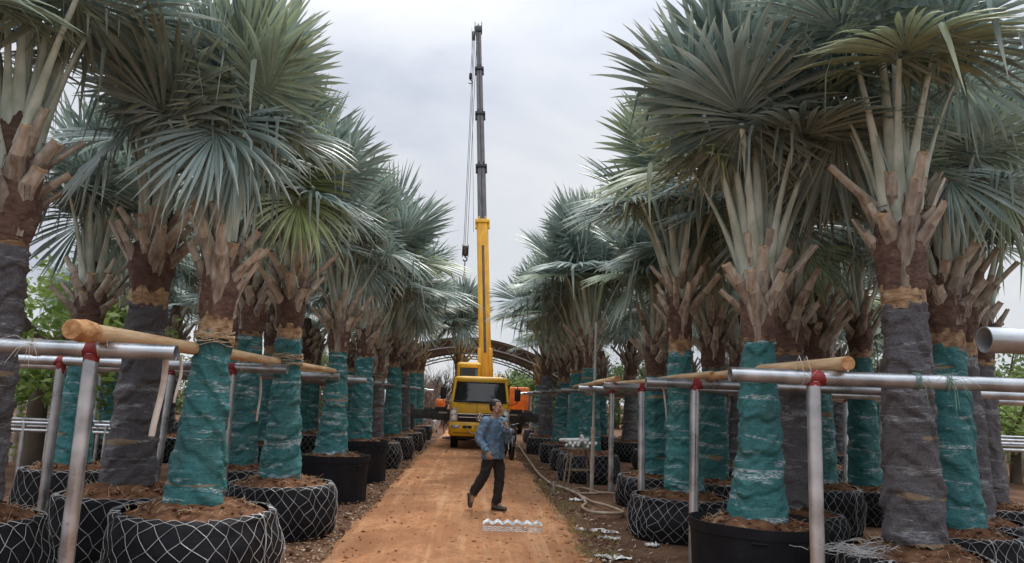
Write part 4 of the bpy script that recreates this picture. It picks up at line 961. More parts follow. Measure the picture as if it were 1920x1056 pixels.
    b.loft([rrect(.86*k_, 1.35*k_, 2.65, z, .12*k_) for z, k_ in ((2.80, 1), (2.90, 1.02), (2.97, .97), (3.0, .8))], 0, True, cap0=True, cap1=True)
    oc = b.build('operator_cab', M['yellow'], T, (oc_x, 0, 0))
    b = MB(); b.box((0, 1.99, 2.55), (.62, .012, .50)); b.build('front_window', M['glass'], oc); b = MB(); b.box((-.43, 2.65, 2.55), (.012, 1.05, .50)); b.build('side_window', M['glass'], oc)
    b = MB(); b.box((0, 2.95, 2.3), (.5, .5, .1), bev=.03); b.box((0, 3.2, 2.55), (.48, .12, .5), bev=.04); b.build('seat', M['seat'], oc)
    # boom: from its foot up to the head, five telescoping sections
    F0 = gy(910, 702, 28.0); hi = 27.0
    lo_, up_ = 28.0, 40.0
    for _ in range(40):
        Y = (lo_+up_)/2; P = gy(897, 52, Y); 
        if (Y-28.0)/(P.z-F0.z) < .22: lo_ = Y
        else: up_ = Y
    top = gy(897, 52, lo_); d = (top-F0); Ltot = d.length; d.normalize()
    org = Vector((cx, CY, 0)); foot = F0 - d*1.3
    def at_py(py):
        a, c = 0.0, Ltot
        for _ in range(40):
            mid = (a+c)/2
            if proj(F0+d*mid)[1] > py: a = mid
            else: c = mid
        return (a+c)/2
    cuts = [at_py(p) for p in (418, 314, 215, 131, 62)]
    xa = Vector((1, 0, 0)); xa = (xa-d*xa.dot(d)).normalized(); ya = d.cross(xa)     # section axes
    rotm = Matrix((xa, ya, d)).transposed()
    def sect(b, s0, s1, w, h, mi=0):
        def ring(s, k_=1): return [F0-org+d*s+xa*(x*w*k_)+ya*(y*h*k_) for x, y in ((-.5, -.36), (-.36, -.5), (.36, -.5), (.5, -.36), (.5, .3), (.3, .5), (-.3, .5), (-.5, .3))]
        b.loft([ring(s0), ring(s1)], mi, False, cap0=True, cap1=True)
    widths = [(.46, .60), (.355, .50), (.315, .44), (.275, .38), (.235, .32)]
    b = MB(); sect(b, -1.3, cuts[0], *widths[0]); bs = b.build('boom_base', M['yellow_worn'], T)
    b = MB()    # side ribs on the base section, seen as long lines
    ns = -1 if (ya.dot(Vector((0, -1, 0))) > 0) else 1
    face = ya if ya.y < 0 else -ya
    for xo in (-.15, .15): b.box(F0-org+d*(cuts[0]*.46)+face*(.60*.5+.004)+xa*xo, (.03, .016, cuts[0]*.9), rotm)
    b.build('rib', M['yellow_worn'], bs)
    b = MB(); b.box(F0-org+d*(cuts[0]*.47)+face*(.60*.5+.003), (.10, .008, cuts[0]*.70), rotm); b.build('grease_strip', M['grease'], bs)
    b = MB()
    for xo in (-.21, .21): b.box(F0-org+d*.25+xa*xo+face*.2, (.14, .5, 1.3), rotm, bev=.03)
    b.build('foot_bracket', M['yellow_worn'], bs)
    s_prev = cuts[0]
    for i in range(1, 5):
        b = MB(); sect(b, cuts[i-1]-.6, cuts[i], *widths[i]); bo = b.build('boom_section', M['grey_boom'], T)
        w, h = widths[i-1]; b = MB()
        b.box(F0-org+d*(cuts[i-1]-.06), (w+.10, h+.10, .16), rotm, bev=.02)
        for xo in (-.5, .5): b.box(F0-org+d*(cuts[i-1]-.16)+xa*(xo*(w+.05))+face*(h*.3), (.07, .14, .36), rotm)
        for xo in (-.28, .28): b.box(F0-org+d*(cuts[i-1]+.05)+face*(h*.5+.02)+xa*(xo*w), (.06, .07, .16), rotm)
        b.build('collar', M['yellow_worn'] if i == 1 else M['dark'], bo)
        b = MB(); b.box(F0-org+d*((cuts[i-1]+cuts[i])/2)+face*(widths[i][1]*.5+.003), (.035, .008, (cuts[i]-cuts[i-1])*.9), rotm); b.build('wear_line', M['dark'], bo)
    # head with sheaves
    hp = F0-org+d*(cuts[4]+.05); hd = MB(); hd.box(hp+d*.05, (.26, .40, .34), rotm, bev=.03)
    for xo in (-.15, .15): hd.box(hp+d*.22+xa*xo, (.03, .34, .46), rotm)
    hd.box(hp-d*.22-xa*.22, (.14, .22, .34), rotm); bh = hd.build('boom_head', M['dark'], T)
    def sheave(c, r, parent):
        b = MB(); n = 18; rings = []
        for rr_, x in ((r*.2, -.03), (r, -.03), (r*.85, 0), (r, .03), (r*.2, .03)): rings.append([Vector(c)+xa*x+(face*math.cos(2*math.pi*k/n)+d*math.sin(2*math.pi*k/n))*rr_ for k in range(n)])
        b.loft(rings, 0, True); b.build('sheave', M['rim'], parent)
    sheave(hp+d*.32, .16, bh); sheave(hp-d*.25-xa*.22+face*.1, .12, bh)
    # hoist ropes straight down from the head to the hook block
    hx = hp + face*.30 - xa*.12
    zb = 0.0
    a, c = 2.0, hp.z
    for _ in range(40):
        mid = (a+c)/2
        if proj((hx.x+org.x, hx.y+org.y, mid))[1] > 462: a = mid
        else: c = mid
    zb = a
    b = MB()
    for o in (-.07, -.02, .06): b.tube([Vector((hx.x+o, hx.y, hp.z+.1)), Vector((hx.x+o*1.2, hx.y, zb))], .011, n=4)
    b.build('hoist_rope', M['cable'], T)
    b = MB(); b.box((hx.x, hx.y, zb-.20), (.20, .26, .44), bev=.05); b.box((hx.x-.12, hx.y, zb-.2), (.03, .34, .5), bev=.01); b.box((hx.x+.12, hx.y, zb-.2), (.03, .34, .5), bev=.01)
    hk = b.build('hook_block', mat('hook_block_paint', (.10, .075, .05), (.04, .035, .03), scale=7, rough=.6, c3=(.42, .22, .04)), T)
    b = MB(); b.tube([(hx.x, hx.y, zb-.40)]+[(hx.x+.085*math.sin(a), hx.y, zb-.56-.085*math.cos(a)*-1) for a in [math.pi*.0+i*.28 for i in range(17)]], [.03]*3+[.028]*15, n=8); b.build('hook', M['dark'], hk)
    # small auxiliary hook hanging beside the boom
    ax = hp-xa*.24+face*.12; za = gy(894, 146, org.y+hp.y).z
    b = MB(); b.tube([(ax.x, ax.y, hp.z-.3), (ax.x-.02, ax.y, za+.1)], .01, n=4); ah = b.build('auxiliary_rope', M['cable'], T)
    b = MB(); b.box((ax.x-.02, ax.y, za), (.13, .13, .30), bev=.04); b.tube([(ax.x-.02, ax.y, za-.14)]+[(ax.x-.02+.08*math.sin(q), ax.y, za-.27+.08*math.cos(q)) for q in [i*.3 for i in range(15)]], .022, n=6); b.build('auxiliary_hook', M['dark'], ah)
    b = MB(); p0 = F0-org+d*(cuts[0]-.4)-xa*.36; b.tube([p0, hp-xa*.3+d*.2], .008, n=4); b.build('winch_rope', M['cable'], T)
    return Vector((hx.x+org.x, hx.y+org.y, zb-.7))
HOOK = build_crane()

# the palm on the hook, standing behind the truck
pp = build_palm(HOOK.x-.02, HOOK.y+.1, .0, 'lone fan palm hanging upright from the crane hook behind the yellow cab', None, 'felt', gy(880, 694, HOOK.y).z, 22, 1.12, 77, False, rb=.26, rt=.17, nst=14, open_=.9)
b = MB(); pz = gy(880, 655, HOOK.y).z
for o in (-.13, .13): b.tube([(HOOK.x, HOOK.y, HOOK.z+.1), (HOOK.x+o*.6, HOOK.y, (HOOK.z+pz)/2), (HOOK.x+o, HOOK.y+.1, pz)], .018, n=5)
b.tube([(HOOK.x+.2*math.cos(a), HOOK.y+.1+.2*math.sin(a), pz) for a in [2*math.pi*i/16 for i in range(17)]], .022, n=5, cap=False)
tag(b.build('lifting_sling', M['dark']), 'dark lifting sling from the crane hook down to the lone palm', 'sling')
build_bag(HOOK.x, HOOK.y+.1, 'bag of the lone palm behind the crane cab', 'net', .6, .1, 3)

# ------------------------------------------------------------------ arched shed behind the crane
M['roof'] = mat('roof_sheet', (.20, .20, .21), (.13, .13, .14), scale=2, rough=.6, stretch=(1, .2, 1), bump=.1)
M['truss'] = mat('truss_steel', (.46, .46, .47), (.34, .34, .35), scale=5, rough=.6, metal=.3)
def build_shed():
    T = thing('arched_shed', 'open arched steel shed roof on lattice trusses behind the crane', 'shed', (0, 46, 0))
    cxs, zc_, kq, half = -.8, 5.32, .052, 8.2
    def zf(x): return zc_-kq*(x-cxs)**2
    xs = [cxs-half+2*half*i/28 for i in range(29)]
    b = MB(); Y0, Y1 = -.4, 15.0
    rows = [[Vector((x, y, zf(x)+dz)) for x in xs] for y, dz in ((Y0, .06), (Y1, .06))]
    b.loft(rows, 0, True, closed=False); b.loft([[p-Vector((0, 0, .03)) for p in r_] for r_ in rows], 0, True, closed=False); b.build('roof_sheet', M['roof'], T)
    for j, y in enumerate((0, 3.6, 7.2, 10.8, 14.4)):
        b = MB(); dep = .52
        b.tube([(x, y, zf(x)) for x in xs], .045, n=6); b.tube([(x, y, zf(x)-dep) for x in xs], .045, n=6)
        for i in range(28): 
            a, c = (xs[i], xs[i+1]); 
            if i % 2 == 0: b.tube([(a, y, zf(a)), (c, y, zf(c)-dep)], .022, n=4)
            else: b.tube([(a, y, zf(a)-dep), (c, y, zf(c))], .022, n=4)
        b.build('truss', M['truss'], T)
        for x in (xs[0], xs[-1]):
            b = MB(); b.tube([(x, y, -.1), (x, y, zf(x))], .09, n=10); b.build('column', M['truss'], T)
    b = MB()
    for i in range(0, 29, 2): b.tube([(xs[i], Y0, zf(xs[i])+.02), (xs[i], Y1, zf(xs[i])+.02)], .03, n=4)
    b.build('purlin', M['truss'], T)
build_shed()
def flood_lamp():
    p = gy(855, 600, 47); T = thing('lamp_post', 'slim floodlight on a thin mast above the arched shed', 'lamp post', (p.x, 47, 0))
    b = MB(); b.tube([(0, 0, 0), (0, 0, p.z-.2)], .03, n=8); b.build('mast', M['truss'], T)
    b = MB(); b.box((0, 0, p.z), (.30, .28, .62), bev=.08); b.build('lamp_head', M['dark'], T)
flood_lamp()

# ------------------------------------------------------------------ trees of the background
M['tleaf'] = mat('tree_foliage', (.16, .21, .07), (.07, .11, .035), scale=1.2, rough=.6, trans=.3, objrand=.2, c3=(.22, .26, .10))
M['tleaf2'] = mat('tree_foliage_bright', (.26, .34, .08), (.13, .21, .05), scale=2.0, rough=.6, trans=.4, objrand=.15)
M['bark'] = mat('bark', (.16, .12, .09), (.08, .06, .045), scale=6, rough=.95, bump=.6)
M['twig'] = mat('bare_twigs', (.24, .18, .14), (.15, .105, .08), scale=4, rough=.95)
def crown_mesh(seed, n, leaf, m, sq=1.0):
    rr = random.Random(seed); b = MB(); cl = []
    for i in range(34):
        v = Vector((rr.gauss(0, 1), rr.gauss(0, 1), rr.gauss(0, 1))).normalized()*rr.uniform(.35, 1)**.6; cl.append((Vector((v.x, v.y, .95*v.z*sq+.1)), rr.uniform(.18, .36)))
    for i in range(n):
        c, r = rr.choice(cl); v = Vector((rr.gauss(0, 1), rr.gauss(0, 1), rr.gauss(0, .8)))*r*.6; p = c+v
        d = Vector((rr.gauss(0, 1), rr.gauss(0, 1), rr.gauss(0, .7))).normalized(); q = d.cross(Vector((rr.gauss(0, 1), rr.gauss(0, 1), rr.gauss(0, 1)))).normalized(); s = leaf*rr.uniform(.6, 1.4)
        b.add([p-d*s, p+q*s*.45, p+d*s, p-q*s*.45], [(0, 1, 2, 3)], 0)
    return b.mesh('crown', m)
def twig_mesh(seed):
    rr = random.Random(seed); b = MB()
    def br(p, d, l, r, lv):
        q = p+d*l; b.tube([p, (p+q)/2+Vector((rr.gauss(0, .04), rr.gauss(0, .04), 0))*l, q], [r, r*.8, r*.55], n=4, cap=False)
        if lv:
            for k in range(4 if lv > 1 else 5): br(p+d*l*rr.uniform(.35, 1), (d+Vector((rr.gauss(0, .5), rr.gauss(0, .5), rr.uniform(-.1, .5)))).normalized(), l*rr.uniform(.45, .75), r*.5, lv-1)
    for k in range(6): br(Vector((rr.gauss(0, .1), rr.gauss(0, .1), 0)), Vector((rr.gauss(0, .45), rr.gauss(0, .45), 1)).normalized(), .55, .018, 3)
    return b.mesh('branches', M['twig'])
def trunk_mesh(seed):
    rr = random.Random(seed); b = MB()
    b.tube([(0, 0, -.05), (.02, .0, .3), (.0, .03, .62)], [.055, .042, .03], n=8)
    for k in range(7):
        a = k*2.4; p = Vector((0, .02, .35+.04*k)); b.tube([p, p+Vector((math.cos(a)*.16, math.sin(a)*.16, .16)), p+Vector((math.cos(a)*.3, math.sin(a)*.3, .38))], [.022, .014, .006], n=5)
    return b.mesh('trunk', M['bark'])
CR = [crown_mesh(i, 3600, .055, M['tleaf'], .9) for i in range(3)]; CRB = [crown_mesh(20+i, 3000, .05, M['tleaf2'], .8) for i in range(2)]; TW = [twig_mesh(i) for i in range(2)]; TM = trunk_mesh(1)
def tree(x, y, h, w, label, crown, seed, group=None, lift=.55):
    T = thing('broadleaf_tree', label, 'tree', (x, y, 0), seed*1.3, group)
    obj('trunk', TM, T, sc=(h, h, h)); obj('crown', crown, T, (0, 0, h*lift), sc=(w, w, h*(1-lift)*.95))
def bare(x, y, h, label, seed, group=None):
    T = thing('bare_shrub', label, 'shrub', (x, y, 0), seed*1.9, group); obj('branches', TW[seed % 2], T, sc=h/1.25)
i = 0
for (px, Y, h, w) in ((950, 64, 3.4, 2.0), (975, 66, 4.2, 2.4), (1005, 62, 4.0, 2.6), (1030, 70, 4.5, 2.6), (962, 72, 5.0, 2.2), (1060, 64, 4.5, 3)):
    p = gy(px, 740, Y); tree(p.x, Y, h, w, 'bushy green tree behind the orange machine past the shed', CRB[i % 2] if i % 2 == 0 else CR[i % 3], i, 'green trees behind the orange machine', .42); i += 1
for j, (px, Y, h) in enumerate(((800, 40, 3.4), (815, 44, 3.8), (832, 42, 3.0), (790, 50, 4.6), (822, 52, 4.8), (845, 56, 4.0), (1005, 45, 2.4))):
    p = gy(px, 740, Y); bare(p.x, Y, h, 'leafless brown shrub under the arched shed', j, 'leafless shrubs by the shed')
for j in range(16):
    a = -1 if j % 2 else 1; Y = 34+ (j*7 % 30); x = a*(18+ (j*5 % 17)+Y*.25)
    tree(x, Y, 4.5+(j*3 % 5)*.7, 3.2+(j % 3)*.5, 'green tree far behind the palm rows ' + ('across from the hose' if a < 0 else 'on the hose side'), CR[j % 3], 40+j, 'far trees '+('across from the hose' if a < 0 else 'hose side'), .35)
for j in range(30):
    a = -1 if j % 2 else 1; rr_ = random.Random(j+900); Y = 13+j*1.1+rr_.uniform(-1, 1); x = a*(max(17.5, Y*.80)+rr_.uniform(0, 4))
    tree(x, Y, rr_.uniform(3.6, 5.2), rr_.uniform(1.9, 2.6), 'dense low tree of the hedge behind the palm rows ' + ('across from the hose' if a < 0 else 'on the hose side'), CR[j % 3], 90+j, 'hedge trees '+('across from the hose' if a < 0 else 'hose side'), .40)
for j in range(36):
    rr_ = random.Random(j+1700); a = -1 if j % 2 else 1; x = a*(9.5+(j//2)*2.1+rr_.uniform(-.5, .5)); Y = 50+rr_.uniform(-3, 6)
    tree(x, Y, rr_.uniform(3.6, 5.4), rr_.uniform(1.7, 2.4), 'tree of the distant hedge closing the nursery ' + ('across from the hose' if a < 0 else 'on the hose side'), CR[j % 3], 150+j, 'distant hedge trees '+('across from the hose' if a < 0 else 'hose side'), .36)
# tall green trees glimpsed past the near palms
p = gy(95, 610, 15); tree(p.x, 15, 4.2, 2.0, 'bright green feathery tree behind the thick felt-wrapped palm', CRB[0], 81, None, .5)
p = gy(1890, 690, 20); tree(p.x, 20, 2.9, 2.0, 'low leafy green tree above the steel racks past the open pipe mouth', CRB[1], 82, None, .52)
p = gy(1900, 690, 30); tree(p.x+2, 30, 3.6, 3.0, 'rounded green tree beyond the pale picket fence', CR[1], 83, None, .45)

# pale picket fences glimpsed on both far sides
M['picket'] = mat('weathered_pickets', (.50, .44, .36), (.30, .25, .19), scale=4, rough=.9, objrand=.2, bump=.3)
pk = MB(); pk.box((0, 0, .62), (.10, .05, 1.24), bev=.01); PK = pk.mesh('picket', M['picket'])
pkr = MB(); pkr.tube([(0, 0, 0), (.02, 0, .8), (0, .02, 1.5)], [.06, .055, .05], n=8); PKR = pkr.mesh('stake', M['picket'])
def fence(x0, x1, Y, step, me, pname, label, rails, seed, sc=1.0):
    rr = random.Random(seed); T = thing('picket_fence', label, 'fence', (x0, Y, 0)); n = int(abs(x1-x0)/step)
    for i in range(n): obj(pname, me, T, (math.copysign(i*step, x1-x0), rr.gauss(0, .03), -.03), (rr.gauss(0, .03), rr.gauss(0, .03), rr.gauss(0, .2)), sc*rr.uniform(.92, 1.06))
    for z in rails: b = MB(); b.tube([(0, .05, z), (x1-x0, .05, z)], .022, n=6); b.build('rail', M['steel'], T)
fence(gy(20, 760, 17).x, gy(170, 760, 17).x, 17, .22, PKR, 'stake', 'rustic stake fence seen between the felt-wrapped palms', (.6, .9, 1.3), 1, 1.25)
fence(gy(1830, 770, 22).x, gy(1835, 770, 22).x+6, 22, .2, PK, 'picket', 'pale picket fence past the steel racks on the hose side', (.4, 1.0), 2, 1.2)
# low steel racks on the far hose side
def rack(x, y, w, label, z=1.25):
    T = thing('steel_rack', label, 'rack', (x, y, 0), 0, 'steel racks by the picket fence')
    for zz in (z, z-.12):
        b = MB(); b.tube([(0, 0, zz), (w, 0, zz)], .03, n=8); b.build('rail', M['steel'], T)
    for i in range(5): b = MB(); b.tube([(.2+i*(w-.4)/4, 0, -.05), (.2+i*(w-.4)/4, 0, z)], .032, n=8); b.build('post', M['steel'], T)
for j, Y in enumerate((14.5, 16.0, 18.0)): rack(gy(1838, 780, Y).x+.1, Y, 5, 'low galvanised rack in front of the picket fence', 1.22+.02*j)
for j, Y in enumerate((13.0, 14.2)):
    T_ = gy(25, 780, Y).x; rack(T_, Y, 2.2, 'low galvanised rack in front of the stake fence', 1.05)

# ------------------------------------------------------------------ orange machine behind, plastic bundle
M['orange'] = mat('orange_paint', (.82, .20, .03), (.62, .13, .02), scale=3, rough=.5)
def orange_machine():
    p = gy(948, 780, 38); T = thing('orange_truck', 'orange tipper truck parked behind the crane outrigger', 'truck', (p.x, 38, 0))
    b = MB(); b.box((.1, 1.6, 1.75), (2.1, 3.0, 1.15), bev=.05); body = b.build('tipper_body', M['orange'], T)
    for x in (-.6, -.1, .4, .9): b = MB(); b.box((x, .075, 1.75), (.07, .06, 1.1)); b.build('rib', M['orange'], body)
    b = MB(); b.box((-.05, .9, 1.05), (1.9, 2.6, .16)); b.box((-.8, -.1, 1.25), (.5, .5, .6), bev=.05); b.build('frame', M['yellow'], T)
    for sx in (-.75, .75): wheel(T, 'wheel', (sx, .6, .46), .46, .26, 1 if sx > 0 else -1)
    wheel(T, 'wheel', (-.12, -.35, .95), .34, .2, -1).rotation_euler = (0, 0, math.pi/2)
orange_machine()
def orange_drum():
    p = gy(826, 748, 36); T = thing('orange_hopper', 'small orange hopper among the posts near the crane mirror', 'hopper', (p.x, 36, 0))
    b = MB(); b.lathe([(.14, 1.1), (.22, 1.3), (.22, 1.55), (.18, 1.6)], 18, cap0=True, cap1=True); b.build('hopper', M['orange'], T)
    for k in range(3): a = k*2.1; b = MB(); b.tube([(.24*math.cos(a), .24*math.sin(a), 0), (.16*math.cos(a), .16*math.sin(a), 1.25)], .025, n=6); b.build('leg', M['dark'], T)
orange_drum()
def film_mat():
    return mat('clear_film', (.62, .64, .66), (.25, .26, .28), scale=6, rough=.18, bump=1.0, bscale=9, c3=(.9, .9, .92), bdist=.08, spec=.8)
M['film'] = film_mat()
def lump(name, c, s, label, cat, m, seed, amp=.28, n=28):
    b = MB(); rings = []
    for i in range(n//2+1):
        ph = math.pi*i/(n//2)
        rings.append([Vector((math.sin(ph)*math.cos(t)*s[0], math.sin(ph)*math.sin(t)*s[1], max(-.0, math.cos(ph)*.5+.48)*s[2]))*(1+amp*noise.noise(Vector((math.cos(t)*math.sin(ph)*1.7, math.sin(t)*math.sin(ph)*1.7, math.cos(ph)*2+seed)))+amp*.5*noise.noise(Vector((math.cos(t)*math.sin(ph)*5, math.sin(t)*math.sin(ph)*5, math.cos(ph)*5+seed)))) for t in [2*math.pi*k/n for k in range(n)]])
    b.loft(rings, 0, False); tag(b.build(name, m, None, c), label, cat)
p = gz(797, 816); lump('plastic_bundle', (p.x, 33, 0), (.62, .5, 1.0), 'crumpled clear plastic bundle on the ground behind the outrigger', 'plastic bundle', M['film'], 2)
p = gz(775, 816); lump('plastic_bundle', (p.x-.3, 33.6, 0), (.4, .4, .8), 'smaller clear plastic bundle leaning among the posts behind the outrigger', 'plastic bundle', M['film'], 5)
M['scrap'] = mat('white_scrap', (.80, .79, .77), (.55, .53, .5), scale=9, rough=.5, bump=.5)
def scrap(px, l, w, label, seed, m='scrap'):
    p = gz(*px); b = MB(); nx, ny = 14, 6; rr = random.Random(seed); ang = rr.uniform(-.5, .3); vs = []
    for j in range(ny):
        for i in range(nx):
            u, v = i/(nx-1)-.5, j/(ny-1)-.5; x = u*l; y = v*w*(1-1.2*abs(u))+.03*noise.noise(Vector((u*6, v*2, seed)))
            z = .014+.05*abs(noise.noise(Vector((u*7, v*7, seed*3))))+.03*abs(noise.noise(Vector((u*15, v*15, seed))))
            vs.append((x*math.cos(ang)-y*math.sin(ang), x*math.sin(ang)+y*math.cos(ang), z))
    b.add(vs, [(j*nx+i, j*nx+i+1, (j+1)*nx+i+1, (j+1)*nx+i) for j in range(ny-1) for i in range(nx-1)], 0, False)
    tag(b.build('plastic_scrap', M[m], None, (p.x, p.y, gh(p.x, p.y)-.02)), label, 'plastic scrap')
scrap((1120, 995), .62, .22, 'long crumpled white plastic strip on soil by the grassy road edge', 1)
scrap((1222, 1024), .18, .16, 'small white plastic scrap in front of the netted bag', 2)
scrap((1150, 1046), .42, .2, 'dirty white plastic sheet half sunk in the grassy verge', 3)
scrap((1080, 940), .24, .2, 'pale paper scrap beside the coiled hose', 4)
scrap((1142, 1010), .3, .1, 'thin translucent strip lying next to the long white strip', 5)
scrap((940, 912), .16, .08, 'pale chip of plastic on the road near the hose', 6)

# ------------------------------------------------------------------ hose, stake, pole, stool, wire sheet
M['hose'] = mat('hose_rubber', (.40, .30, .21), (.24, .17, .115), scale=6, rough=.6, bump=.1, c3=(.5, .41, .31))
def spline(P, n=12):
    out_ = []; P = [Vector(p) for p in P]; P = [P[0]]+P+[P[-1]]
    for i in range(1, len(P)-2):
        a, b_, c, d = P[i-1:i+3]
        for k in range(n):
            t = k/n; out_.append(.5*((2*b_)+(c-a)*t+(2*a-5*b_+4*c-d)*t*t+(3*b_-a-3*c+d)*t**3))
    return out_+[P[-2]]
hp_ = [(972, 838), (985, 858), (998, 876), (1012, 895), (1035, 912), (1060, 922), (1080, 930), (1092, 938), (1110, 946), (1140, 956), (1168, 966), (1150, 970), (1110, 966), (1092, 958), (1098, 948), (1088, 936), (1082, 930), (1100, 932), (1140, 929)]
b = MB(); b.tube(spline([Vector((gz(*q).x, gz(*q).y, .045+.012*(i % 2))) for i, q in enumerate(hp_)], 8), .026, n=8)
tag(b.build('garden_hose', M['hose']), 'brown rubber hose snaking along the road edge and coiled by the posts', 'hose')
b = MB(); q = [(1086, 925), (1070, 924), (1092, 919), (1125, 927), (1160, 930)]; b.tube(spline([Vector((gz(*a_).x, gz(*a_).y, .04)) for a_ in q], 8), .02, n=8); tag(b.build('garden_hose', M['hose']), 'short dark hose piece looping behind the coiled hose', 'hose')
p = gz(1038, 925); b = MB(); b.tube([(0, 0, -.1), (0, 0, .16)], .022, n=10); b.tube([(0, 0, .15), (0, 0, .22)], [.03, .028], n=10); tag(b.build('ground_stake', M['steel'], None, (p.x, p.y, 0)), 'short metal stake standing beside the hose at the road edge', 'stake')
p = gz(1109, 923); q = gy(1118, 605, p.y); T = thing('thin_pole', 'tall thin weathered pole standing beside the stool', 'pole', (p.x, p.y, 0)); dv = Vector((q.x-p.x, 0, q.z))
b = MB(); b.tube([(0, 0, -.1), dv*.36], [.040, .038], n=10); b.build('sleeve', M['picket'], T); b = MB(); b.tube([dv*.35, dv], [.028, .026], n=10); b.build('upper_pole', mat('pole_grey', (.42, .43, .38), (.28, .29, .25), scale=5, rough=.6, stretch=(3, 3, .5)), T)
b = MB(); b.tube([dv*.34, dv*.375], [.05, .05], n=10); b.build('coupling', M['picket'], T)
M['oldwood'] = mat('old_wood', (.32, .25, .18), (.17, .13, .09), scale=4, rough=.9, bump=.4, stretch=(3, 3, .6))
def stool():
    p = gz(1085, 919); T = thing('wooden_stool', 'rough wooden stool holding white bundles beside the thin pole', 'stool', (p.x, p.y+.1, 0), .15)
    b = MB(); b.box((0, 0, .80), (.50, .30, .045), bev=.008); b.build('seat', M['oldwood'], T)
    for sx in (-1, 1):
        for sy in (-1, 1):
            b = MB(); b.tube([(sx*.27, sy*.18, 0), (sx*.17, sy*.10, .79)], .02, n=6); b.build('leg', M['oldwood'], T)
    b = MB(); b.box((.0, -.15, .40), (.40, .02, .035)); b.build('stretcher', M['oldwood'], T)
    b = MB(); b.box((.0, .15, .36), (.40, .02, .035)); b.build('stretcher', M['oldwood'], T)
    rr = random.Random(4)
    for k in range(16):
        a = rr.uniform(-.5, .5)+(math.pi/2 if k < 12 else .5); x = p.x-.26+.56*(k % 6)/5+rr.gauss(0, .015); z = .855+.055*(k//6)
        c = Vector((x+(.05 if k//6 == 1 else 0), p.y+.1+rr.gauss(0, .02), z)); d = Vector((math.cos(a)*.6, math.sin(a), rr.uniform(-.1, .1))).normalized()*rr.uniform(.14, .18)
        if k == 3: d = Vector((-.06, -.05, .15)); c.z += .08
        b = MB(); b.tube([c-d, c-d*.9, c, c+d*.9, c+d], [.012, .032, .036, .032, .012], n=8); tag(b.build('white_roll', M['scrap']), 'white film roll in the pile on the wooden stool', 'film roll', 'white rolls on the stool')
stool()
M['zinc'] = mat('bright_zinc', (.52, .56, .58), (.30, .33, .35), scale=14, rough=.4, metal=.6)
def wire_sheet():
    """concertina of new netting stood on edge, its tail fanned flat on the road"""
    a = gz(905, 989); c = gz(1016, 993); T = thing('netting_roll', 'concertina of new zinc netting lying on the dirt road behind the man', 'wire netting', (a.x, a.y, .035)); d = (c-a); L_ = d.length; d.normalize(); n = Vector((-d.y, d.x, 0))
    T['label'] = 'concertina of new zinc wire netting lying on the dirt road'
    b = MB(); K = 12
    for r_ in range(6):
        pts = []
        for i in range(K+1):
            pts.append(d*(L_*i/K)+n*(.02*r_*.6+(.05 if i % 2 else -.03)*.8)+Vector((0, 0, .008+.012*r_*.45+(.03 if i % 2 else 0))))
        b.tube(pts, .0044, n=4, cap=False)
    b.build('folded_stack', M['zinc'], T)
    b = MB()
    for r_ in range(3):
        for ph in (0, 1):
            pts = [d*(L_*i/K)-n*(.09+.14*r_+(.13 if (i+ph) % 2 else 0))+Vector((0, 0, .006)) for i in range(K+1)]; b.tube(pts, .0036, n=3, cap=False)
    tag(b.build('flat_netting', M['zinc'], T), kind='stuff')
wire_sheet()

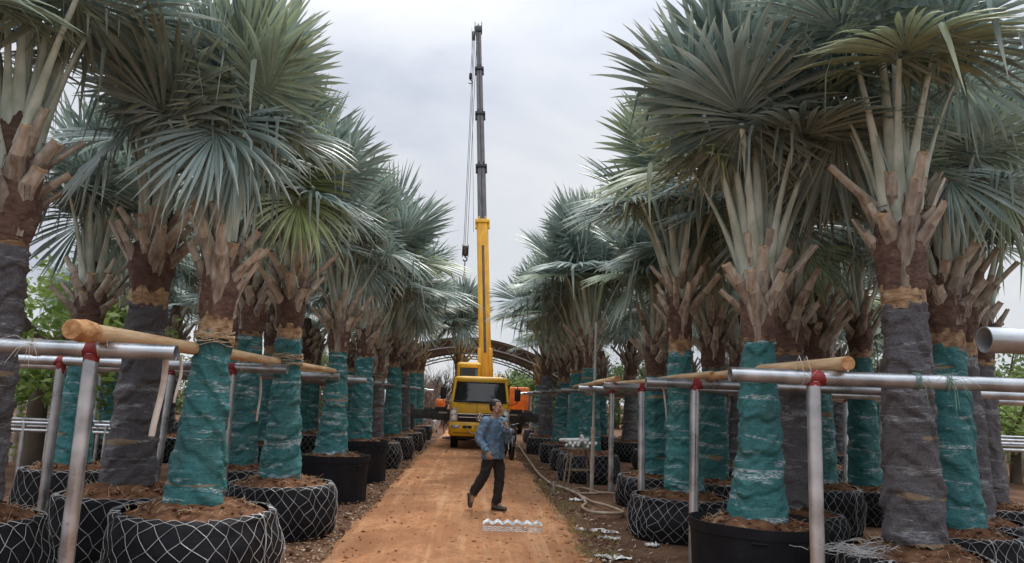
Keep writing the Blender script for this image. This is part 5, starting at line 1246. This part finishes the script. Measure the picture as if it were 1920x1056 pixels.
# ------------------------------------------------------------------ motorcycle
M['moto'] = mat('motorcycle_paint', (.035, .018, .018), (.02, .012, .012), scale=6, rough=.35, coat=.4)
def motorcycle():
    p = gz(959, 866); T = thing('motorcycle', 'dark small motorcycle parked at the road edge near the hose, front wheel forward', 'motorcycle', (p.x, p.y+.28, .03), R(8))
    fw = wheel(T, 'front_wheel', (0, 0, .28), .28, .085, 1); rw = wheel(T, 'rear_wheel', (0, 1.22, .28), .28, .10, 1)
    b = MB(); b.tube([(0, .30*math.cos(a)*1.0, .28+.325*math.sin(a)) for a in [R(20+i*16) for i in range(10)]], .06, n=8, flat=.4); b.build('front_fender', M['moto'], T)
    for sx in (-1, 1): b = MB(); b.tube([(sx*.075, 0, .28), (sx*.08, .12, .70), (sx*.085, .17, .90)], .022, n=8); b.build('fork', M['chrome'], T)
    b = MB(); b.loft([[Vector((x*w, y, z)) for x in (-1, -.6, 0, .6, 1) for y in [y0+.05*abs(x)]] for z, w, y0 in ((.50, .07, .05), (.60, .13, .02), (.74, .15, .02), (.86, .13, .05), (.94, .08, .08))], 0, True, closed=False)
    b.box((0, .16, .74), (.26, .18, .34), bev=.06); b.build('front_cowl', M['moto'], T)
    b = MB(); b.ball((0, .03, .80), .085, 14, sc=(1.1, .6, .9)); b.build('headlight', M['lens'], T)
    b = MB(); b.loft([[Vector((sx*w, -.045+dy, z)) for sx, z in ((-1, .47), (1, .47), (.85, .68), (-.85, .68))] for w, dy in ((.09, .02), (.085, 0))], 0, False, cap1=True, cap0=True); b.build('front_plate', mat('pale_plate', (.55, .55, .54), (.4, .4, .4), scale=9, rough=.4), T)
    b = MB(); b.tube([(-.34, .20, 1.00), (-.22, .14, 1.02), (-.06, .18, .97), (.06, .18, .97), (.22, .14, 1.02), (.34, .20, 1.00)], .013, n=8); hb = b.build('handlebar', M['chrome'], T)
    for sx in (-1, 1):
        b = MB(); b.tube([(sx*.25, .155, 1.015), (sx*.36, .21, .998)], .019, n=8); b.build('grip', M['dark'], hb)
        b = MB(); b.tube([(sx*.20, .15, 1.02), (sx*.24, .12, 1.16)], .007, n=5); b.ball((sx*.25, .12, 1.20), .055, 12, sc=(1.1, .35, .8)); b.build('mirror', M['dark'], hb)
        b = MB(); b.ball((sx*.15, .05, .86), .03, 8); b.build('indicator', M['amber'], T)
        b = MB(); b.tube([(sx*.14, .20, .84), (sx*.17, .30, .60), (sx*.15, .36, .34)], [.05, .07, .05], n=8, flat=.3); b.build('leg_shield', M['moto'], T)
        b = MB(); b.cyl((sx*.10, .55, .30), (sx*.26, .55, .30), .018, 8); b.build('footpeg', M['dark'], T)
    b = MB(); b.tube([(0, .28, .76), (0, .5, .48), (0, .75, .45), (0, 1.1, .60)], [.07, .08, .11, .10], n=10); b.box((0, .60, .33), (.20, .34, .22), bev=.05); b.build('frame_body', M['moto'], T)
    b = MB(); b.tube([(0, .62, .72), (0, .85, .74), (0, 1.15, .78), (0, 1.35, .80)], [.09, .12, .12, .08], n=10, flat=.5); b.build('seat', M['dark'], T)
    b = MB(); b.tube([(.15, .6, .25), (.17, 1.0, .26), (.18, 1.4, .36)], [.025, .04, .045], n=8); b.build('exhaust', M['chrome'], T)
    b = MB(); b.tube([(-.12, .62, .25), (-.30, .60, -.03)], .014, n=6); b.build('side_stand', M['dark'], T)
motorcycle()

# ------------------------------------------------------------------ the walking man
M['skin'] = mat('skin', (.43, .255, .165), (.33, .18, .11), scale=14, rough=.55, bump=.05)
M['hair'] = mat('black_hair', (.016, .014, .013), (.010, .009, .009), scale=60, rough=.6, bump=.4)
M['denim'] = mat('denim', (.15, .235, .32), (.075, .135, .205), scale=11, rough=.9, bump=.3, bscale=60, c3=(.24, .33, .42), bdist=.006)
M['trouser'] = mat('dark_trousers', (.030, .028, .027), (.017, .016, .016), scale=9, rough=.95, bump=.2, c3=(.045, .042, .04))
M['shoe'] = mat('brown_shoe', (.12, .085, .06), (.07, .05, .035), scale=14, rough=.6, bump=.1)
M['glove'] = M['skin']
DEP = None
def remeshed(name, prim, voxel, it, m, parent, disp=0.0, dsc=9.0, keep=None):
    """union of closed shapes into one continuous skin"""
    me = prim.mesh(name, m); o = bpy.data.objects.new(name+'_tmp', me); COL.objects.link(o)
    md = o.modifiers.new('r', 'REMESH'); md.mode = 'VOXEL'; md.voxel_size = voxel; md.use_smooth_shade = True
    sm = o.modifiers.new('s', 'SMOOTH'); sm.factor = .5; sm.iterations = it
    dg = bpy.context.evaluated_depsgraph_get(); dg.update()
    nm = bpy.data.meshes.new_from_object(o.evaluated_get(dg)); nm.name = name; bpy.data.objects.remove(o); bpy.data.meshes.remove(me)
    if disp:
        nn = [v.normal.copy() for v in nm.vertices]
        for v, n_ in zip(nm.vertices, nn):
            c = v.co; w = noise.noise(Vector((c.x*dsc, c.y*dsc, c.z*dsc*.8))); w2 = noise.noise(Vector((c.x*dsc*2.3+4, c.y*dsc*2.3, c.z*dsc*1.7)))
            v.co = c + n_*disp*((1-abs(w))**3*1.4-.6+.5*w2)
    if not nm.materials: nm.materials.append(m)
    nm.polygons.foreach_set('use_smooth', [True]*len(nm.polygons)); nm.update()
    return obj(name, nm, parent)
def cap(b, a, c, ra, rc, n=14): b.tube([a, c], [ra, rc], n=n); b.ball(a, ra, n); b.ball(c, rc, n)
def chain(b, pts, rad):
    for i in range(len(pts)-1): cap(b, pts[i], pts[i+1], rad[i], rad[i+1])
def build_man():
    P0 = gz(931, 960)
    T = thing('person', 'person in faded blue denim jacket and dark trousers walking across the dirt road', 'person', (P0.x, P0.y, .03))
    V = Vector
    dF = V((.74, -.67, 0)).normalized(); sR = V((-.67, -.74, 0)).normalized()    # facing, his right
    C = V((-.085, 0, .87)); N0 = V((-.09, .0, 1.40))
    hipR = C+sR*.085+V((0, 0, -.02)); hipL = C-sR*.085+V((0, 0, -.02))
    kneeL, ankL = V((.03, .035, .47)), V((.0, .03, .10)); kneeR, ankR = V((-.235, -.09, .50)), V((-.375, -.03, .25))
    shR = V((-.09, 0, 1.345))+sR*.175; shL = V((-.09, 0, 1.35))-sR*.175
    elR, wrR = V((-.315, -.19, 1.09)), V((-.20, -.29, .905)); elL, wrL = V((.135, .035, 1.085)), V((.105, -.13, 1.235))
    dH = V((.86, -.5, 0)).normalized(); sH = V((dH.y, -dH.x, 0)); Hc = V((-.065, -.03, 1.575)); up = V((0, 0, 1))
    Rh = Matrix((sH, dH, up)).transposed()          # columns: right, forward, up
    def hp(x, y, z): return Hc+Rh @ V((x, y, z))
    b = MB()
    # head
    b.ball(hp(0, -.012, .028), .088, 20, sc=(.86, 1.08, .98), rot=Rh); b.ball(hp(0, .012, -.04), .072, 18, sc=(.88, .98, 1.08), rot=Rh); b.ball(hp(0, .040, -.092), .034, 14, sc=(1.05, .9, .75), rot=Rh)
    for sx in (-1, 1):
        b.ball(hp(sx*.038, .055, -.022), .026, 10, rot=Rh); b.ball(hp(sx*.078, -.012, -.008), .026, 10, sc=(.35, .7, 1.15), rot=Rh); b.ball(hp(sx*.05, .035, -.07), .03, 10, rot=Rh)
        b.ball(hp(sx*.030, .074, .026), .018, 10, sc=(1.3, .7, .55), rot=Rh)
    b.tube([hp(0, .078, .02), hp(0, .095, -.018), hp(0, .104, -.030), hp(0, .085, -.040)], [.009, .012, .015, .010], n=8)
    for sx in (-1, 1): b.ball(hp(sx*.014, .086, -.034), .010, 8)
    b.ball(hp(0, .076, -.060), .020, 10, sc=(1.25, .6, .32), rot=Rh); b.ball(hp(0, .074, -.073), .018, 10, sc=(1.15, .6, .4), rot=Rh)
    chain(b, [N0+V((0, 0, -.05)), hp(0, -.012, -.10), hp(0, -.01, -.03)], [.062, .056, .055])
    # trunk and limbs under the clothes
    chain(b, [C, V((-.088, 0, 1.1)), V((-.09, 0, 1.30))], [.115, .11, .115]); chain(b, [shR, N0, shL], [.05, .055, .05])
    chain(b, [hipL, kneeL, ankL], [.078, .052, .038]); chain(b, [hipR, kneeR, ankR], [.078, .052, .038])
    chain(b, [ankL, V((.10, -.03, .05))], [.036, .032]); chain(b, [ankR, V((-.395, -.05, .12))], [.036, .032])
    chain(b, [shR, elR, wrR], [.046, .036, .026]); chain(b, [shL, elL, wrL], [.046, .036, .026])
    # right hand hanging loosely curled; left hand raised, fingers half closed
    def hand(w, d, palm_n, side, curl, sc=1.0):
        """w wrist, d finger direction, palm_n out of the palm, side toward the thumb"""
        d = d.normalized(); side = (side-d*side.dot(d)).normalized(); pn = (palm_n-d*palm_n.dot(d)-side*palm_n.dot(side)).normalized()
        pc = w+d*.048
        chain(b, [w, w+d*.03+side*.012, w+d*.085+side*.022], [.026, .024, .018]); chain(b, [w, w+d*.03-side*.014, w+d*.080-side*.026], [.024, .022, .017]); chain(b, [w+d*.01, w+d*.088], [.024, .019])
        for k, (o, l) in enumerate(((.030, .070), (.010, .080), (-.011, .074), (-.031, .058))):
            p = w+d*(.090-.006*abs(k-1.2))+side*o; a = curl[k]; pts = [p]; ang = 0
            for q, fl in ((.45, a), (.32, a*1.1), (.23, a*.8)):
                ang += fl; p = p+(d*math.cos(ang)+pn*math.sin(ang))*l*q; pts.append(p)
            chain(b, pts, [.0105, .010, .0092, .0078])
        p = w+d*.028+side*.030; t1 = (d*.62+side*.62+pn*.35).normalized(); t2 = (d*.85+side*.05+pn*.6).normalized(); chain(b, [w+d*.018+side*.018, p, p+t1*.036, p+t1*.036+t2*.030], [.016, .0145, .0115, .009])
    hand(wrR, V((.45, -.35, -.83)), V((.55, .65, -.1)), V((.75, -.35, .5)), (.35, .45, .55, .6))
    hand(wrL, V((-.15, -.25, .95)), V((-.75, .1, -.1)), V((-.1, -.9, .2)), (.25, .55, .8, .95))
    body = remeshed('body', b, .0055, 4, M['skin'], T)
    # face details
    for sx in (-1, 1):
        e_ = MB(); e_.ball(hp(sx*.030, .0775, .008), .0125, 10, sc=(1.15, .45, .55), rot=Rh); ey = e_.build('eye', mat('eye_white', (.6, .57, .53), (.5, .46, .42), scale=9, rough=.3), body)
        e_ = MB(); e_.ball(hp(sx*.032, .0822, .008), .0065, 8, sc=(1, .5, 1), rot=Rh); e_.build('iris', M['hair'], ey)
        e_ = MB(); e_.tube([hp(sx*.014, .089, .026), hp(sx*.032, .087, .031), hp(sx*.05, .072, .027)], [.004, .005, .003], n=6); e_.build('eyebrow', M['hair'], body)
    # short receding hair
    h = MB(); h.ball(hp(0, -.030, .040), .092, 20, sc=(.89, 1.0, .98), rot=Rh); h.ball(hp(0, -.055, .0), .075, 16, sc=(.98, .75, 1.1), rot=Rh); h.ball(hp(0, .022, .092), .04, 14, sc=(1.1, 1.0, .5), rot=Rh)
    for sx in (-1, 1): h.ball(hp(sx*.066, -.005, .035), .03, 10, sc=(.5, .9, 1.2), rot=Rh)
    remeshed('hair', h, .006, 2, M['hair'], body, .003, 60)
    # trousers
    q = MB()
    def ring(b_, c, a, d_, z, n=24): return [c+sR*(a*math.cos(2*math.pi*k/n))+dF*(d_*math.sin(2*math.pi*k/n))+V((0, 0, z-c.z)) for k in range(n)]
    q.loft([ring(q, C, .15, .115, z) for z in (.80, .88, .97)], 0, True, cap0=True, cap1=True)
    chain(q, [hipL+V((0, 0, -.03)), hipL.lerp(kneeL, .5)+V((.01, 0, 0)), kneeL, kneeL.lerp(ankL, .55), ankL+V((0, 0, .03))], [.105, .090, .077, .072, .068])
    chain(q, [hipR+V((0, 0, -.03)), hipR.lerp(kneeR, .5)+V((.015, 0, 0)), kneeR, kneeR.lerp(ankR, .55), ankR+V((.012, 0, .02))], [.105, .090, .077, .073, .070])
    for a_, dv in ((ankL, V((0, 0, 1))), (ankR, (kneeR-ankR).normalized())):   # turn-ups
        q.tube([a_+dv*.0, a_+dv*.07], [.073, .070], n=16)
    remeshed('trousers', q, .009, 4, M['trouser'], T, .012, 9)
    # jacket: boxy, hem below the hips
    j = MB(); cc = V((-.088, 0, 0))
    j.loft([ring(j, cc, a, d_, z) for z, a, d_ in ((.775, .205, .150), (.80, .208, .152), (.95, .200, .142), (1.12, .205, .142), (1.27, .200, .132), (1.345, .165, .112), (1.395, .105, .085), (1.42, .075, .072))], 0, True, cap0=True, cap1=True)
    chain(j, [shR, shR.lerp(elR, .5)-V((.01, 0, 0)), elR, elR.lerp(wrR, .5), wrR+(elR-wrR)*.06], [.083, .076, .068, .060, .052]); chain(j, [shL, shL.lerp(elL, .5), elL, elL.lerp(wrL, .5), wrL+(elL-wrL)*.10], [.083, .076, .068, .060, .052])
    ja = remeshed('jacket', j, .009, 4, M['denim'], T, .015, 10)
    M['denim2'] = mat('denim_seam', (.085, .15, .225), (.045, .09, .15), scale=20, rough=.9)
    # collar, placket, pockets, buttons, cuffs
    k_ = MB()
    for sg in (-1, 1):
        pts = [N0+V((0, 0, .02))-dF*.06, N0+sR*(sg*.065)+dF*.0+V((0, 0, .015)), N0+sR*(sg*.045)+dF*.085+V((0, 0, -.04))]
        sp = [pts[0].lerp(pts[1], i/6)+sR*(sg*.025*math.sin(i/6*math.pi)) for i in range(7)]+[pts[1].lerp(pts[2], i/5) for i in range(1, 6)]
        k_.tube(sp, [.026]*len(sp), n=8, flat=.4)
    k_.build('collar', M['denim'], ja)
    def front(a, z, off=.0):
        """point on the jacket front: a metres toward his right, height z"""
        zz = [(.775, .205, .150), (.95, .200, .142), (1.12, .205, .142), (1.27, .200, .132), (1.345, .165, .112)]
        for i in range(len(zz)-1):
            if zz[i][0] <= z <= zz[i+1][0]: u = (z-zz[i][0])/(zz[i+1][0]-zz[i][0]); A_ = zz[i][1]+(zz[i+1][1]-zz[i][1])*u; D_ = zz[i][2]+(zz[i+1][2]-zz[i][2])*u
        return V((cc.x, cc.y, z))+sR*a+dF*(D_*math.sqrt(max(.05, 1-(a/A_)**2))+off)
    def patch(a0, a1, z0, z1, off, name, m, n=6, point=0.0):
        p_ = MB(); g0 = [[front(a0+(a1-a0)*i/n, z0+(z1-z0)*jj/n - (point*(1-abs(2*i/n-1)) if jj == 0 else 0), off) for i in range(n+1)] for jj in range(n+1)]; g1 = [[p-dF*.014 for p in r_] for r_ in g0]
        p_.loft(g0, 0, True, closed=False); p_.loft([g0[0], g1[0]], 0, False, closed=False); p_.loft([g0[-1], g1[-1]], 0, False, closed=False); p_.loft([[r_[0] for r_ in g0], [r_[0] for r_ in g1]], 0, False, closed=False); p_.loft([[r_[-1] for r_ in g0], [r_[-1] for r_ in g1]], 0, False, closed=False)
        return p_.build(name, m, ja)
    patch(-.018, .018, .79, 1.335, .010, 'placket', M['denim2'])
    for sg in (-1, 1):
        lo_a, hi_a = sorted((sg*.045, sg*.135))
        patch(lo_a, hi_a, 1.09, 1.20, .009, 'pocket', M['denim']); patch(lo_a-.004, hi_a+.004, 1.195, 1.235, .015, 'pocket_flap', M['denim2'], 6, .014)
    for z in (.84, .95, 1.06, 1.17, 1.28): bb = MB(); c_ = front(0, z, .011); bb.ball(c_, .008, 8); bb.build('button', M['rim'], ja)
    for a_, e2 in ((wrR, elR), (wrL, elL)):
        dv = (e2-a_).normalized(); cu = MB(); cu.tube([a_+dv*.005, a_+dv*.012, a_+dv*.055], [.040, .047, .051], n=16); cu.build('cuff', M['denim2'], ja)
    # shoes
    def shoe(heel, toe, upv, name='shoe'):
        s_ = MB(); d_ = (toe-heel); l_ = d_.length; d_.normalize(); sd_ = d_.cross(upv).normalized(); u_ = sd_.cross(d_)
        def P(x, y, z): return heel+d_*x*l_+sd_*y+u_*z
        for x, r_, h_, w_ in ((.12, .040, .045, .95), (.3, .042, .05, .95), (.5, .042, .042, 1.0), (.7, .044, .034, 1.05), (.86, .040, .03, 1.05)): s_.ball(P(x, 0, h_*.75), r_, 14, sc=(1, 1, 1))
        cap(s_, P(.14, 0, .04), P(.12, 0, .11), .042, .045)
        so = remeshed(name, s_, .007, 3, M['shoe'], T)
        z_ = MB(); z_.loft([[P(x, y*k2, z) for x, y in ((-.02, .0), (.02, .033), (.3, .034), (.65, .044), (.88, .040), (1.0, .0), (.88, -.040), (.65, -.044), (.3, -.034), (.02, -.033))] for z, k2 in ((-.004, 1), (.022, 1.03))], 0, False, cap0=True, cap1=True); z_.build('sole', M['tyre'], so)
    shoe(V((-.075, .055, .004)), V((.155, -.075, .004)), V((0, 0, 1)))
    shoe(V((-.455, .0, .235)), V((-.43, -.06, .03)), V((.86, -.3, -.05)))
build_man()
